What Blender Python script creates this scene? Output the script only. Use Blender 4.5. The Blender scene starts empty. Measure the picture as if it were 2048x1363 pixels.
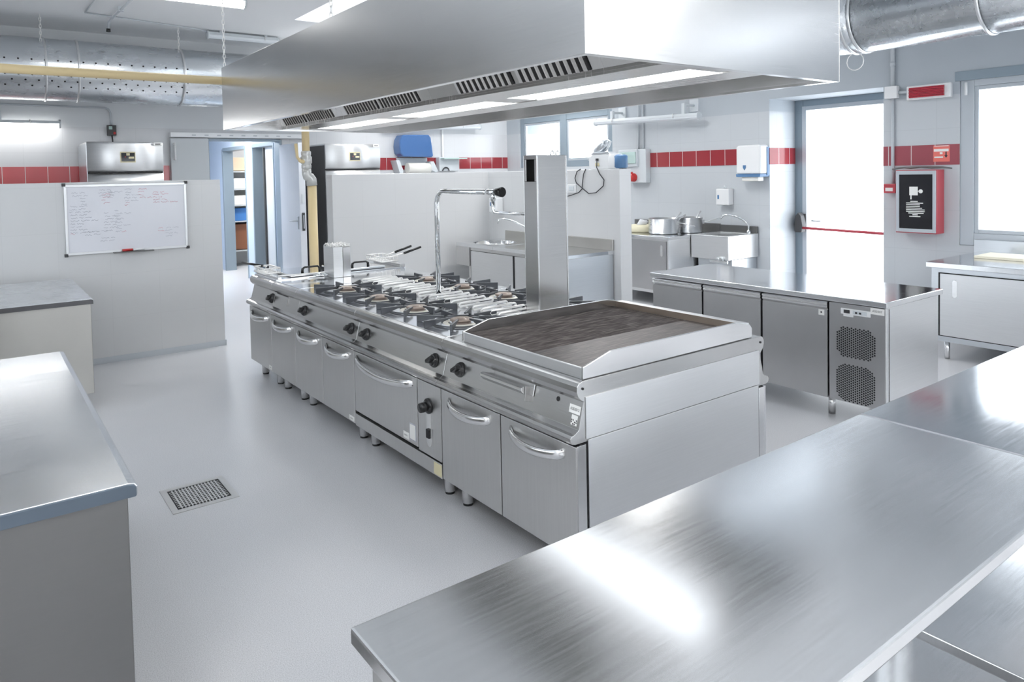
import bpy, math, random
from mathutils import Vector, Matrix
random.seed(7)
PI = math.pi
S = bpy.context.scene
C = S.collection

# ------------------------------------------------------------------ materials
def nodes_of(name):
    m = bpy.data.materials.new(name); m.use_nodes = True
    nt = m.node_tree; b = nt.nodes['Principled BSDF']
    return m, nt, b

def N(nt, kind, **kw):
    n = nt.nodes.new(kind)
    for k, v in kw.items():
        if k in n.inputs.keys() if isinstance(k, str) else False:
            n.inputs[k].default_value = v
        else:
            setattr(n, k, v)
    return n

def plain(name, col, rough=.5, metal=0., spec=.5, emit=None, estr=0., coat=0.):
    m, nt, b = nodes_of(name)
    b.inputs['Base Color'].default_value = (*col, 1)
    b.inputs['Roughness'].default_value = rough
    b.inputs['Metallic'].default_value = metal
    b.inputs['Specular IOR Level'].default_value = spec
    b.inputs['Coat Weight'].default_value = coat
    if emit:
        b.inputs['Emission Color'].default_value = (*emit, 1)
        b.inputs['Emission Strength'].default_value = estr
    # slight procedural wear in the roughness
    tc = N(nt, 'ShaderNodeTexCoord'); no = N(nt, 'ShaderNodeTexNoise')
    no.inputs['Scale'].default_value = 9; no.inputs['Detail'].default_value = 3
    mr = N(nt, 'ShaderNodeMapRange')
    mr.inputs['To Min'].default_value = max(0, rough - .04); mr.inputs['To Max'].default_value = min(1, rough + .04)
    nt.links.new(tc.outputs['Object'], no.inputs['Vector']); nt.links.new(no.outputs['Fac'], mr.inputs['Value'])
    nt.links.new(mr.outputs['Result'], b.inputs['Roughness'])
    return m

def steel(name, col=(.62, .62, .63), rough=.26, brush=(1, 1, 60), var=.07, scratch=0., bump=.005, aniso=0., blotch=0.):
    """stainless steel: brushed grain stretched along one object axis, smears in the roughness"""
    m, nt, b = nodes_of(name)
    b.inputs['Metallic'].default_value = 1
    tc = N(nt, 'ShaderNodeTexCoord')
    mp = N(nt, 'ShaderNodeMapping'); mp.inputs['Scale'].default_value = brush
    nt.links.new(tc.outputs['Object'], mp.inputs['Vector'])
    g = N(nt, 'ShaderNodeTexNoise'); g.inputs['Scale'].default_value = 4; g.inputs['Detail'].default_value = 4
    nt.links.new(mp.outputs['Vector'], g.inputs['Vector'])
    w = N(nt, 'ShaderNodeTexNoise'); w.inputs['Scale'].default_value = 2.3; w.inputs['Detail'].default_value = 5
    nt.links.new(tc.outputs['Object'], w.inputs['Vector'])
    mx = N(nt, 'ShaderNodeMath', operation='ADD'); nt.links.new(g.outputs['Fac'], mx.inputs[0]); nt.links.new(w.outputs['Fac'], mx.inputs[1])
    mr = N(nt, 'ShaderNodeMapRange'); mr.inputs['From Min'].default_value = .6; mr.inputs['From Max'].default_value = 1.4
    mr.inputs['To Min'].default_value = rough - var; mr.inputs['To Max'].default_value = rough + var
    nt.links.new(mx.outputs[0], mr.inputs['Value']); nt.links.new(mr.outputs['Result'], b.inputs['Roughness'])
    cr = N(nt, 'ShaderNodeMix', data_type='RGBA')
    cr.inputs['A'].default_value = (*[c * (.93 - blotch) for c in col], 1); cr.inputs['B'].default_value = (*[min(1, c * 1.05) for c in col], 1)
    nt.links.new((w if blotch else g).outputs['Fac'], cr.inputs['Factor']); nt.links.new(cr.outputs['Result'], b.inputs['Base Color'])
    h = g.outputs['Fac']
    if scratch:
        v = N(nt, 'ShaderNodeTexNoise'); v.inputs['Scale'].default_value = 3; v.inputs['Distortion'].default_value = 2.5; v.inputs['Detail'].default_value = 6
        mp2 = N(nt, 'ShaderNodeMapping'); mp2.inputs['Scale'].default_value = (9, 2, 2); mp2.inputs['Rotation'].default_value = (0, 0, .6)
        nt.links.new(tc.outputs['Object'], mp2.inputs['Vector']); nt.links.new(mp2.outputs['Vector'], v.inputs['Vector'])
        a = N(nt, 'ShaderNodeMath', operation='MULTIPLY'); a.inputs[1].default_value = scratch
        nt.links.new(v.outputs['Fac'], a.inputs[0])
        ad = N(nt, 'ShaderNodeMath', operation='ADD'); nt.links.new(a.outputs[0], ad.inputs[0]); nt.links.new(g.outputs['Fac'], ad.inputs[1])
        h = ad.outputs[0]
    bp = N(nt, 'ShaderNodeBump'); bp.inputs['Strength'].default_value = bump; bp.inputs['Distance'].default_value = .0006
    nt.links.new(h, bp.inputs['Height']); nt.links.new(bp.outputs['Normal'], b.inputs['Normal'])
    return m

def tile_wall(name, tile=(.70, .71, .73), grout=(.64, .65, .67), paint=(.72, .74, .76), ztop=2.32, size=.2, dado=True):
    m, nt, b = nodes_of(name)
    tc = N(nt, 'ShaderNodeNewGeometry'); sp = N(nt, 'ShaderNodeSeparateXYZ')
    nt.links.new(tc.outputs['Position'], sp.inputs[0])
    ad = N(nt, 'ShaderNodeMath', operation='ADD'); nt.links.new(sp.outputs['X'], ad.inputs[0]); nt.links.new(sp.outputs['Y'], ad.inputs[1])
    cb = N(nt, 'ShaderNodeCombineXYZ'); nt.links.new(ad.outputs[0], cb.inputs[0]); nt.links.new(sp.outputs['Z'], cb.inputs[1])
    br = N(nt, 'ShaderNodeTexBrick', offset=0., squash=1.)
    br.inputs['Scale'].default_value = 1; br.inputs['Brick Width'].default_value = size * 2; br.inputs['Row Height'].default_value = size * 2
    br.inputs['Mortar Size'].default_value = .003; br.inputs['Mortar Smooth'].default_value = .3; br.inputs['Bias'].default_value = 0
    br.inputs['Color1'].default_value = (*tile, 1); br.inputs['Color2'].default_value = (*[c * .985 for c in tile], 1); br.inputs['Mortar'].default_value = (*grout, 1)
    nt.links.new(cb.outputs[0], br.inputs['Vector'])
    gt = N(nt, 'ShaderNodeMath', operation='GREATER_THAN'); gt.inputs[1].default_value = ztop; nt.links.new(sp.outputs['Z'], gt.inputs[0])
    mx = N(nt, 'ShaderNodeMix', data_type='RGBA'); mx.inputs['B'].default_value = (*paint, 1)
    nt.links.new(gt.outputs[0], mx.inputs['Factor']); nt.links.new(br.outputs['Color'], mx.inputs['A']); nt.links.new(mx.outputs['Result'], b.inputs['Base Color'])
    mr = N(nt, 'ShaderNodeMapRange'); mr.inputs['To Min'].default_value = .22; mr.inputs['To Max'].default_value = .75
    nt.links.new(gt.outputs[0], mr.inputs['Value']); nt.links.new(mr.outputs['Result'], b.inputs['Roughness'])
    return m

def red_tile(name, col, w=.225):
    m, nt, b = nodes_of(name)
    tc = N(nt, 'ShaderNodeNewGeometry'); sp = N(nt, 'ShaderNodeSeparateXYZ')
    nt.links.new(tc.outputs['Position'], sp.inputs[0])
    ad = N(nt, 'ShaderNodeMath', operation='ADD'); nt.links.new(sp.outputs['X'], ad.inputs[0]); nt.links.new(sp.outputs['Y'], ad.inputs[1])
    dv = N(nt, 'ShaderNodeMath', operation='DIVIDE'); dv.inputs[1].default_value = w; nt.links.new(ad.outputs[0], dv.inputs[0])
    fr = N(nt, 'ShaderNodeMath', operation='FRACT'); nt.links.new(dv.outputs[0], fr.inputs[0])
    lt = N(nt, 'ShaderNodeMath', operation='LESS_THAN'); lt.inputs[1].default_value = .03; nt.links.new(fr.outputs[0], lt.inputs[0])
    mx = N(nt, 'ShaderNodeMix', data_type='RGBA'); mx.inputs['A'].default_value = (*col, 1); mx.inputs['B'].default_value = (.75, .70, .70, 1)
    nt.links.new(lt.outputs[0], mx.inputs['Factor']); nt.links.new(mx.outputs['Result'], b.inputs['Base Color'])
    b.inputs['Roughness'].default_value = .12
    return m

def floor_mat():
    m, nt, b = nodes_of('speckled_floor')
    tc = N(nt, 'ShaderNodeTexCoord')
    a = N(nt, 'ShaderNodeTexNoise'); a.inputs['Scale'].default_value = 260; a.inputs['Detail'].default_value = 2
    w = N(nt, 'ShaderNodeTexNoise'); w.inputs['Scale'].default_value = .9; w.inputs['Detail'].default_value = 5
    nt.links.new(tc.outputs['Object'], a.inputs['Vector']); nt.links.new(tc.outputs['Object'], w.inputs['Vector'])
    r = N(nt, 'ShaderNodeValToRGB'); e = r.color_ramp.elements
    e[0].position = .30; e[0].color = (.48, .485, .50, 1); e[1].position = .72; e[1].color = (.73, .73, .75, 1)
    x = r.color_ramp.elements.new(.5); x.color = (.62, .622, .64, 1)
    nt.links.new(a.outputs['Fac'], r.inputs[0])
    mx = N(nt, 'ShaderNodeMix', data_type='RGBA', blend_type='MULTIPLY'); mx.inputs['Factor'].default_value = .35
    r2 = N(nt, 'ShaderNodeValToRGB'); r2.color_ramp.elements[0].color = (.80, .82, .84, 1); r2.color_ramp.elements[1].color = (1, 1, 1, 1)
    r2.color_ramp.elements[0].position = .35; r2.color_ramp.elements[1].position = .6
    nt.links.new(w.outputs['Fac'], r2.inputs[0]); nt.links.new(r.outputs[0], mx.inputs['A']); nt.links.new(r2.outputs[0], mx.inputs['B'])
    nt.links.new(mx.outputs['Result'], b.inputs['Base Color'])
    mr = N(nt, 'ShaderNodeMapRange'); mr.inputs['To Min'].default_value = .22; mr.inputs['To Max'].default_value = .42
    nt.links.new(w.outputs['Fac'], mr.inputs['Value']); nt.links.new(mr.outputs['Result'], b.inputs['Roughness'])
    b.inputs['Specular IOR Level'].default_value = .45
    return m

def glass_mat(name, tint=(.96, .98, 1), gloss=.08):
    m = bpy.data.materials.new(name); m.use_nodes = True; nt = m.node_tree
    for n in list(nt.nodes): nt.nodes.remove(n)
    o = N(nt, 'ShaderNodeOutputMaterial'); t = N(nt, 'ShaderNodeBsdfTransparent'); g = N(nt, 'ShaderNodeBsdfGlossy'); mx = N(nt, 'ShaderNodeMixShader')
    t.inputs[0].default_value = (*tint, 1); g.inputs['Roughness'].default_value = .03; mx.inputs[0].default_value = gloss
    nt.links.new(t.outputs[0], mx.inputs[1]); nt.links.new(g.outputs[0], mx.inputs[2]); nt.links.new(mx.outputs[0], o.inputs[0])
    return m

def griddle_mat():
    m, nt, b = nodes_of('seasoned_griddle')
    b.inputs['Metallic'].default_value = .45
    tc = N(nt, 'ShaderNodeTexCoord'); mp = N(nt, 'ShaderNodeMapping'); mp.inputs['Scale'].default_value = (4, 60, 1)
    nt.links.new(tc.outputs['Object'], mp.inputs['Vector'])
    n1 = N(nt, 'ShaderNodeTexNoise'); n1.inputs['Scale'].default_value = 2.2; n1.inputs['Detail'].default_value = 8
    nt.links.new(mp.outputs['Vector'], n1.inputs['Vector'])
    r = N(nt, 'ShaderNodeValToRGB'); e = r.color_ramp.elements
    e[0].position = .34; e[0].color = (.055, .047, .043, 1); e[1].position = .66; e[1].color = (.20, .175, .165, 1)
    x = e.new(.5); x.color = (.105, .09, .085, 1)
    nt.links.new(n1.outputs['Fac'], r.inputs[0]); nt.links.new(r.outputs[0], b.inputs['Base Color'])
    mr = N(nt, 'ShaderNodeMapRange'); mr.inputs['To Min'].default_value = .34; mr.inputs['To Max'].default_value = .6
    nt.links.new(n1.outputs['Fac'], mr.inputs['Value']); nt.links.new(mr.outputs['Result'], b.inputs['Roughness'])
    return m

M = {}
M['door_steel'] = steel('door_steel', (.64, .636, .63), .33, (1, 40, 1), .03)
M['side_steel'] = steel('side_steel', (.78, .785, .79), .37, (1, 1, 50), .04)
M['panel_steel'] = steel('panel_steel', (.56, .556, .55), .24, (1, 2, 60), .03, bump=.004)
M['bright_steel'] = steel('bright_steel', (.82, .82, .82), .18, (2, 1, 20), .03, bump=.004)
M['top_steel'] = steel('top_steel', (.80, .81, .825), .12, (2, 30, 1), .03, scratch=.05, bump=.006)
M['worktop_steel'] = steel('worktop_steel', (.86, .865, .87), .185, (1.5, 40, 1), .03, scratch=.06, bump=.006)
M['dull_steel'] = steel('dull_steel', (.74, .76, .78), .28, (1.5, 30, 1), .05)
M['dim_reflection_tarnish'] = steel('dim_reflection_tarnish_steel', (.15, .185, .225), .36, (1.5, 8, 8), .05, blotch=.25)  # bluish tarnish, darkened further in place of a dim reflection
M['dim_reflection'] = steel('dim_reflection_steel', (.13, .13, .135), .4, (1.5, 8, 8), .05)  # dark colour stands in for the dim room mirrored in the edge
M['worn_steel'] = steel('worn_steel', (.78, .80, .83), .20, (1.5, 30, 1), .06, scratch=.3, bump=.02, blotch=.05)
M['hood_steel'] = steel('hood_steel', (.78, .78, .78), .25, (1, 1, 45), .03)
M['hood_inner'] = steel('hood_inner', (.76, .745, .72), .26, (1, 20, 1), .04)
M['duct_steel'] = steel('galvanised_duct', (.76, .79, .82), .27, (2, 6, 6), .03, blotch=.04, bump=.002)
M['fridge_steel'] = steel('fridge_steel', (.54, .54, .545), .32, (40, 1, 1), .03)
M['counter_panel'] = steel('counter_panel', (.56, .55, .52), .38, (3, 1, 40), .06, blotch=.08)
M['counter_grey'] = steel('counter_grey', (.20, .20, .198), .5, (3, 1, 40), .05)
M['aluminium'] = steel('pot_aluminium', (.72, .73, .74), .30, (1, 1, 40), .06)
M['chrome'] = plain('chrome', (.85, .87, .88), .06, 1)
M['rod'] = plain('chromed_rod', (.93, .92, .90), .30, .55)
M['iron'] = plain('cast_iron', (.085, .09, .10), .34, .45)
M['burner'] = plain('burner_bronze', (.36, .295, .255), .4, .7)
M['burner_base'] = plain('burner_ring', (.80, .77, .68), .4, .3)
M['griddle'] = griddle_mat()
M['black'] = plain('black_plastic', (.012, .012, .013), .22)
M['gap'] = plain('dark_gap', (.008, .008, .010), .6)
M['dark'] = plain('dark_grey', (.05, .05, .052), .45)
M['white'] = plain('white_plastic', (.83, .84, .85), .3)
M['sticker'] = plain('white_sticker', (.84, .84, .82), .5)
M['yellow_sticker'] = plain('yellowed_sticker', (.70, .64, .42), .5)
M['ink'] = plain('black_ink', (.03, .03, .035), .6)
M['redink'] = plain('red_marker', (.66, .36, .42), .6)
M['greyink'] = plain('grey_marker', (.50, .51, .57), .6)
M['wall'] = tile_wall('white_wall_tiles')
M['wall_r'] = tile_wall('white_wall_tiles_backlit', tile=(.56, .59, .62), grout=(.51, .54, .57), paint=(.44, .48, .52))  # darker, bluer copy of the wall tiles; backlit shade is in the colour
M['partition'] = tile_wall('partition_tiles', tile=(.68, .685, .69), grout=(.65, .655, .66), ztop=9)
M['ceiling'] = plain('ceiling_paint', (.87, .885, .90), .8)
M['corridor'] = plain('blue_corridor_paint', (.60, .69, .82), .35)
M['floor'] = floor_mat()
M['red1'] = red_tile('red_tiles', (.56, .10, .11))
M['red2'] = red_tile('dark_red_tiles', (.31, .035, .045))
M['red3'] = red_tile('hazed_red_tiles', (.33, .085, .105))  # washed-out red, with the haze over this stretch put into the colour
M['frame'] = plain('blue_grey_aluminium', (.27, .33, .38), .35, .3)
M['greyframe'] = plain('light_grey_aluminium', (.50, .54, .58), .35, .3)
M['greypaint'] = plain('grey_painted_panel', (.55, .58, .60), .4)
M['doorleaf'] = plain('pale_door_leaf', (.70, .73, .78), .18)
M['pane'] = glass_mat('window_glass')
M['smokeglass'] = plain('smoked_glass', (.012, .012, .016), .08)
M['red'] = plain('red_enamel', (.46, .055, .075), .3)
M['redplastic'] = plain('red_plastic', (.52, .03, .03), .35)
M['lensred'] = plain('red_lens', (.42, .03, .05), .2)
M['orange'] = plain('red_orange_sign', (.75, .17, .14), .5)
M['yellow'] = plain('yellow_gas_pipe', (.80, .64, .36), .35)
M['pipegrey'] = plain('grey_fitting', (.62, .62, .60), .3, .3)
M['conduit'] = plain('grey_conduit', (.55, .585, .62), .45)
M['lampbody'] = plain('grey_lamp_body', (.62, .66, .69), .35)
M['lamp_off'] = plain('clear_lamp_cover', (.74, .78, .82), .15)
M['lamp_on'] = plain('lit_lamp_cover', (1, 1, 1), .4, emit=(1, .99, .96), estr=9)
M['hoodlamp'] = plain('hood_lamp_cover', (.75, .80, .85), .2, emit=(.92, .96, 1), estr=2.3)
M['blue'] = plain('translucent_blue_plastic', (.055, .14, .34), .12, coat=.5)
M['bluetrim'] = plain('blue_trim', (.09, .20, .38), .3)
M['green'] = plain('greenish_clear_cover', (.46, .60, .57), .15)
M['board'] = plain('whiteboard_enamel', (.78, .79, .84), .2)
M['alu'] = plain('brushed_alu_trim', (.74, .75, .76), .3, .8)
M['paper'] = plain('paper', (.86, .85, .80), .7)
M['cream'] = plain('cream_paper', (.80, .76, .62), .7)
M['cloth'] = plain('cream_bundle', (.74, .70, .52), .7)
M['film'] = plain('plastic_film', (.72, .73, .75), .25)
M['brown'] = plain('brown_leather', (.23, .09, .045), .5)
M['card'] = plain('cardboard', (.58, .46, .33), .7)
M['goodsblue'] = plain('blue_wrapper', (.06, .20, .50), .4)
M['goodsgreen'] = plain('green_wrapper', (.20, .42, .10), .4)
M['steelpale'] = steel('pale_steel', (.66, .69, .72), .32, (1, 1, 40), .02)

# ------------------------------------------------------------------ mesh helper
class MB:
    def __init__(s): s.v = []; s.f = []; s.m = []; s.sm = []
    def add(s, vs, fs, mi=0, smooth=False):
        o = len(s.v); s.v += [tuple(v) for v in vs]
        for f in fs: s.f.append([i + o for i in f]); s.m.append(mi); s.sm.append(smooth)
        return s
    def box(s, x0, x1, y0, y1, z0, z1, mi=0):
        x0, x1 = sorted((x0, x1)); y0, y1 = sorted((y0, y1)); z0, z1 = sorted((z0, z1))
        return s.add([(x0,y0,z0),(x1,y0,z0),(x1,y1,z0),(x0,y1,z0),(x0,y0,z1),(x1,y0,z1),(x1,y1,z1),(x0,y1,z1)],
              [(0,3,2,1),(4,5,6,7),(0,1,5,4),(1,2,6,5),(2,3,7,6),(3,0,4,7)], mi)
    def prism(s, poly, a0, a1, axis='y', mi=0, smooth=False):
        """extrude a polygon. axis y: poly=(x,z); axis x: poly=(y,z); axis z: poly=(x,y)"""
        def P(p, a): return {'y': (p[0], a, p[1]), 'x': (a, p[0], p[1]), 'z': (p[0], p[1], a)}[axis]
        n = len(poly)
        ar = sum(poly[i][0]*poly[(i+1)%n][1]-poly[(i+1)%n][0]*poly[i][1] for i in range(n))
        flip = (ar > 0) != (axis == 'y')
        vs = [P(p, a0) for p in poly] + [P(p, a1) for p in poly]
        fs = [(i, (i+1) % n, (i+1) % n + n, i + n) for i in range(n)]
        caps = [tuple(range(n-1, -1, -1)), tuple(range(n, 2*n))]
        if a1 < a0: flip = not flip
        if not flip: fs = [tuple(reversed(f)) for f in fs]; caps = [tuple(reversed(f)) for f in caps]
        s.add(vs, fs, mi, smooth); o = len(s.v) - 2*n
        for c in caps: s.f.append([i + o for i in c]); s.m.append(mi); s.sm.append(False)
        return s
    def tube(s, pts, r, seg=10, mi=0, closed=False, flat=1.):
        pts = [Vector(p) for p in pts]; n = len(pts); rs = r if isinstance(r, (list, tuple)) else [r]*n
        up = None; vs = []
        for i, p in enumerate(pts):
            a = pts[i-1] if (i > 0 or closed) else pts[i]; b = pts[(i+1) % n] if (i < n-1 or closed) else pts[i]
            t = (b - a).normalized()
            if up is None:
                up = Vector((0,0,1)) if abs(t.z) < .9 else Vector((1,0,0))
            u = (up - t*up.dot(t)).normalized(); w = t.cross(u); up = u
            for k in range(seg):
                an = 2*PI*k/seg; vs.append(p + (u*math.cos(an)*flat + w*math.sin(an))*rs[i])
        fs = []
        for i in range(n if closed else n-1):
            j = (i+1) % n
            for k in range(seg):
                k2 = (k+1) % seg; fs.append((i*seg+k, i*seg+k2, j*seg+k2, j*seg+k))
        s.add(vs, fs, mi, True)
        if not closed:
            o = len(s.v) - len(vs)
            s.f.append([o+k for k in range(seg-1,-1,-1)]); s.m.append(mi); s.sm.append(False)
            s.f.append([o+(n-1)*seg+k for k in range(seg)]); s.m.append(mi); s.sm.append(False)
        return s
    def cyl(s, p0, p1, r, seg=16, mi=0): return s.tube([p0, p1], r, seg, mi)
    def lathe(s, prof, c, seg=24, mi=0, axis=(0,0,1), smooth=True):
        """revolve (r, h) profile around axis through c"""
        a = Vector(axis).normalized(); u = Vector((0,0,1)) if abs(a.z) < .9 else Vector((1,0,0))
        u = (u - a*u.dot(a)).normalized(); w = a.cross(u); c = Vector(c); vs = []
        for r, h in prof:
            for k in range(seg):
                an = 2*PI*k/seg; vs.append(c + a*h + (u*math.cos(an)+w*math.sin(an))*max(r, 1e-4))
        fs = []
        for i in range(len(prof)-1):
            for k in range(seg):
                k2 = (k+1) % seg; fs.append((i*seg+k, i*seg+k2, (i+1)*seg+k2, (i+1)*seg+k))
        return s.add(vs, fs, mi, smooth)
    def quad(s, p, mi=0): return s.add(p, [tuple(range(len(p)))], mi)
    def text(s, txt, size, o, right, up, mi=0, align='CENTER'):
        cu = bpy.data.curves.new('t', 'FONT'); cu.body = txt; cu.size = size; cu.align_x = align; cu.align_y = 'CENTER'; cu.resolution_u = 2
        ob = bpy.data.objects.new('t', cu); C.objects.link(ob)
        dg = bpy.context.evaluated_depsgraph_get(); me = bpy.data.meshes.new_from_object(ob.evaluated_get(dg))
        R, U, O = Vector(right), Vector(up), Vector(o)
        vs = [O + R*v.co.x + U*v.co.y for v in me.vertices]; fs = [tuple(p.vertices) for p in me.polygons]
        s.add(vs, fs, mi); bpy.data.objects.remove(ob); bpy.data.meshes.remove(me); bpy.data.curves.remove(cu)
        return s
    def build(s, name, mat, parent=None, bev=0., fix=False):
        mats = mat if isinstance(mat, (list, tuple)) else [mat]
        if parent is None:
            xs = [v[0] for v in s.v]; ys = [v[1] for v in s.v]; zs = [v[2] for v in s.v]
            org = Vector(((min(xs)+max(xs))/2, (min(ys)+max(ys))/2, min(zs)))
        else: org = Vector(parent['org_']) if 'org_' in parent else Vector((0,0,0))
        me = bpy.data.meshes.new(name); me.from_pydata([Vector(v) - org for v in s.v], [], s.f); me.update()
        for i, p in enumerate(me.polygons): p.material_index = s.m[i]; p.use_smooth = s.sm[i]
        for m in mats: me.materials.append(M[m] if isinstance(m, str) else m)
        o = bpy.data.objects.new(name, me); C.objects.link(o)
        if parent is None: o.location = org; ORG[o.name] = org
        else:
            o.parent = parent
        o['org_'] = list(org)
        if bev:
            b = o.modifiers.new('edge', 'BEVEL'); b.width = bev; b.segments = 2; b.limit_method = 'ANGLE'; b.angle_limit = .7
        return o
ORG = {}

def tag(o, label, cat, group=None):
    o['label'] = label; o['category'] = cat
    if group: o['group'] = group
    return o
def thing(name, label, cat, loc, group=None):
    o = bpy.data.objects.new(name, None); C.objects.link(o); o.location = loc; o['org_'] = list(loc); o.empty_display_size = .1
    return tag(o, label, cat, group)
def struct(o): o['kind'] = 'structure'; return o
def part(name, mat, parent, fn, bev=0., label=None):
    m = MB(); fn(m); o = m.build(name, mat, parent, bev)
    if label: o['label'] = label
    return o
def bx(name, mat, parent, x0, x1, y0, y1, z0, z1, bev=.002, label=None):
    return part(name, mat, parent, lambda m: m.box(x0, x1, y0, y1, z0, z1), bev, label)
def arc(c, r, a0, a1, n, plane='xz'):
    out = []
    for i in range(n+1):
        a = a0 + (a1-a0)*i/n; u, w = r*math.cos(a), r*math.sin(a)
        out.append({'xz': (c[0]+u, c[1], c[2]+w), 'yz': (c[0], c[1]+u, c[2]+w), 'xy': (c[0]+u, c[1]+w, c[2])}[plane])
    return out

# ------------------------------------------------------------------ the room
HC = 3.48
struct(MB().box(-3.2, 8.4, -3.2, 17, -.1, 0).build('floor', 'floor'))
SK = ((3.08, 4.6, 5.9, 8.3), (-1.75, -.25, .7, 3.3))     # skylight openings x0, x1, y0, y1; the second is unseen, added for light
m = MB(); xs = [-3.2, -1.75, -.25, 3.08, 4.6, 8.4]; ys = [-3.2, .7, 3.3, 5.9, 8.3, 10.5]
for xa, xb in zip(xs, xs[1:]):
    for ya, yb in zip(ys, ys[1:]):
        if not any(xa >= a-.01 and xb <= b+.01 and ya >= c-.01 and yb <= d+.01 for a, b, c, d in SK): m.box(xa, xb, ya, yb, HC, HC+.1)
struct(m.build('ceiling', 'ceiling'))
for k, (a, b, c, d) in enumerate(SK):                  # plastered shafts with a framed pane on top
    m = MB().box(a-.1, a, c-.1, d+.1, HC+.1, HC+.45).box(b, b+.1, c-.1, d+.1, HC+.1, HC+.45).box(a, b, c-.1, c, HC+.1, HC+.45).box(a, b, d, d+.1, HC+.1, HC+.45)
    struct(m.build('ceiling_shaft', 'ceiling'))
    m = MB(); e = .06
    for y in (c, (c+d)/2, d-e): m.box(a, b, y, y+e, HC+.45, HC+.52)
    for x in (a, (a+b)/2, b-e): m.box(x, x+e, c, d, HC+.455, HC+.515)
    o = struct(m.build('window_%d' % (6+k), 'frame', None, .004)); MB().box(a, b, c, d, HC+.53, HC+.536).build('pane', 'pane', o)
XW = 7.6; YF = 10.3
m = MB()                                            # wall along the right with door recess and two windows
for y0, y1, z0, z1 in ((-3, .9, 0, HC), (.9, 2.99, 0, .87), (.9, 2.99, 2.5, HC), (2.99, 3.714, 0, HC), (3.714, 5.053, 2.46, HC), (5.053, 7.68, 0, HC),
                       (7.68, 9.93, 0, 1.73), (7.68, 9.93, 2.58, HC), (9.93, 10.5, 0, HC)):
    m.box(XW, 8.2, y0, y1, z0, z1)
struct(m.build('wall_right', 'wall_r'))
m = MB(); m.box(-3, 2.57, YF, YF+.2, 0, HC).box(3.56, 7.6, YF, YF+.2, 0, HC).box(2.57, 3.56, YF, YF+.2, 2.2, HC)
struct(m.build('wall_far', 'wall'))
m = MB()                                            # wall behind the camera, with an unseen window added to light the room
for x0, x1, z0, z1 in ((-3.2, 2.4, 0, HC), (2.4, 6.0, 0, 1.0), (2.4, 6.0, 2.6, HC), (6.0, 8.2, 0, HC)):
    m.box(x0, x1, -3.2, -3, z0, z1)
struct(m.build('wall_back', 'wall'))
m = MB()  # left wall; its window is out of view, added for daylight
for y0, y1, z0, z1 in ((-3, 2.4, 0, HC), (2.4, 6.0, 0, 1.0), (2.4, 6.0, 2.6, HC), (6.0, 10.5, 0, HC)):
    m.box(-3.2, -3, y0, y1, z0, z1)
struct(m.build('wall_left', 'wall'))
# red tile courses
struct(MB().box(-3, 2.09, YF-.006, YF, 1.632, 1.835).build('trim_1', 'red1'))
struct(MB().box(3.9, XW, YF-.006, YF, 1.735, 1.925).build('trim_2', 'red2'))
m = MB(); m.box(XW-.006, XW, 5.053, 7.68, 1.69, 1.888).box(XW-.006, 8.13, 5.047, 5.053, 1.69, 1.885)
struct(m.build('trim_3', 'red2'))
struct(MB().box(XW-.006, XW, 2.99, 3.714, 1.645, 1.843).build('trim_4', 'red3'))
# partitions
m = MB().box(-3, 1.955, 7.42, 7.57, 0, 1.642); o = struct(m.build('wall_partition', ['partition'], None, .004))
m = MB().box(-3, 1.957, 7.412, 7.42, 0, .055).box(1.955, 1.963, 7.412, 7.57, 0, .055); struct(m.build('baseboard_partition', 'conduit'))
m = MB().prism([(3.09, 7.36), (5.13, 7.36), (5.13, 5.09), (5.29, 5.09), (5.29, 7.52), (3.09, 7.52)], 0, 1.668, 'z')
struct(m.build('wall_partition_corner', 'partition', None, .004))

def window(name, plane_x, y0, y1, z0, z1, fw, mull=(), mat='frame', d=.07):
    m = MB()
    m.box(plane_x, plane_x+d, y0, y0+fw, z0, z1).box(plane_x, plane_x+d, y1-fw, y1, z0, z1)
    m.box(plane_x, plane_x+d, y0+fw, y1-fw, z0, z0+fw).box(plane_x, plane_x+d, y0+fw, y1-fw, z1-fw, z1)
    for c in mull: m.box(plane_x-.008, plane_x+d, c-fw*.75, c+fw*.75, z0+.01, z1-.01)
    o = struct(m.build(name, mat, None, .004))
    ys = [y0+fw] + [q for c in mull for q in (c-fw*.75, c+fw*.75)] + [y1-fw]
    for i in range(0, len(ys), 2):
        a, b = ys[i], ys[i+1]
        s = MB(); e = .035
        s.box(plane_x+.012, plane_x+.05, a, a+e, z0+fw, z1-fw).box(plane_x+.012, plane_x+.05, b-e, b, z0+fw, z1-fw)
        s.box(plane_x+.012, plane_x+.05, a+e, b-e, z0+fw, z0+fw+e).box(plane_x+.012, plane_x+.05, a+e, b-e, z1-fw-e, z1-fw)
        s.build('sash', 'greyframe', o, .003)
        MB().box(plane_x+.028, plane_x+.034, a+e, b-e, z0+fw+e, z1-fw-e).build('pane', 'pane', o)
    return o
w = window('window_1', XW+.01, .9, 2.99, .87, 2.5, .12, (), 'greyframe')
MB().box(XW-.012, XW+.008, .9, 3.03, 2.44, 2.53).build('blind_box', 'frame', w, .003)
MB().cyl((XW-.02, 2.93, 2.3), (XW-.02, 2.93, 2.42), .012).build('handle', 'white', w)
w = window('window_2', XW+.02, 7.68, 9.93, 1.73, 2.58, .10, (8.80,), 'frame')
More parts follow.
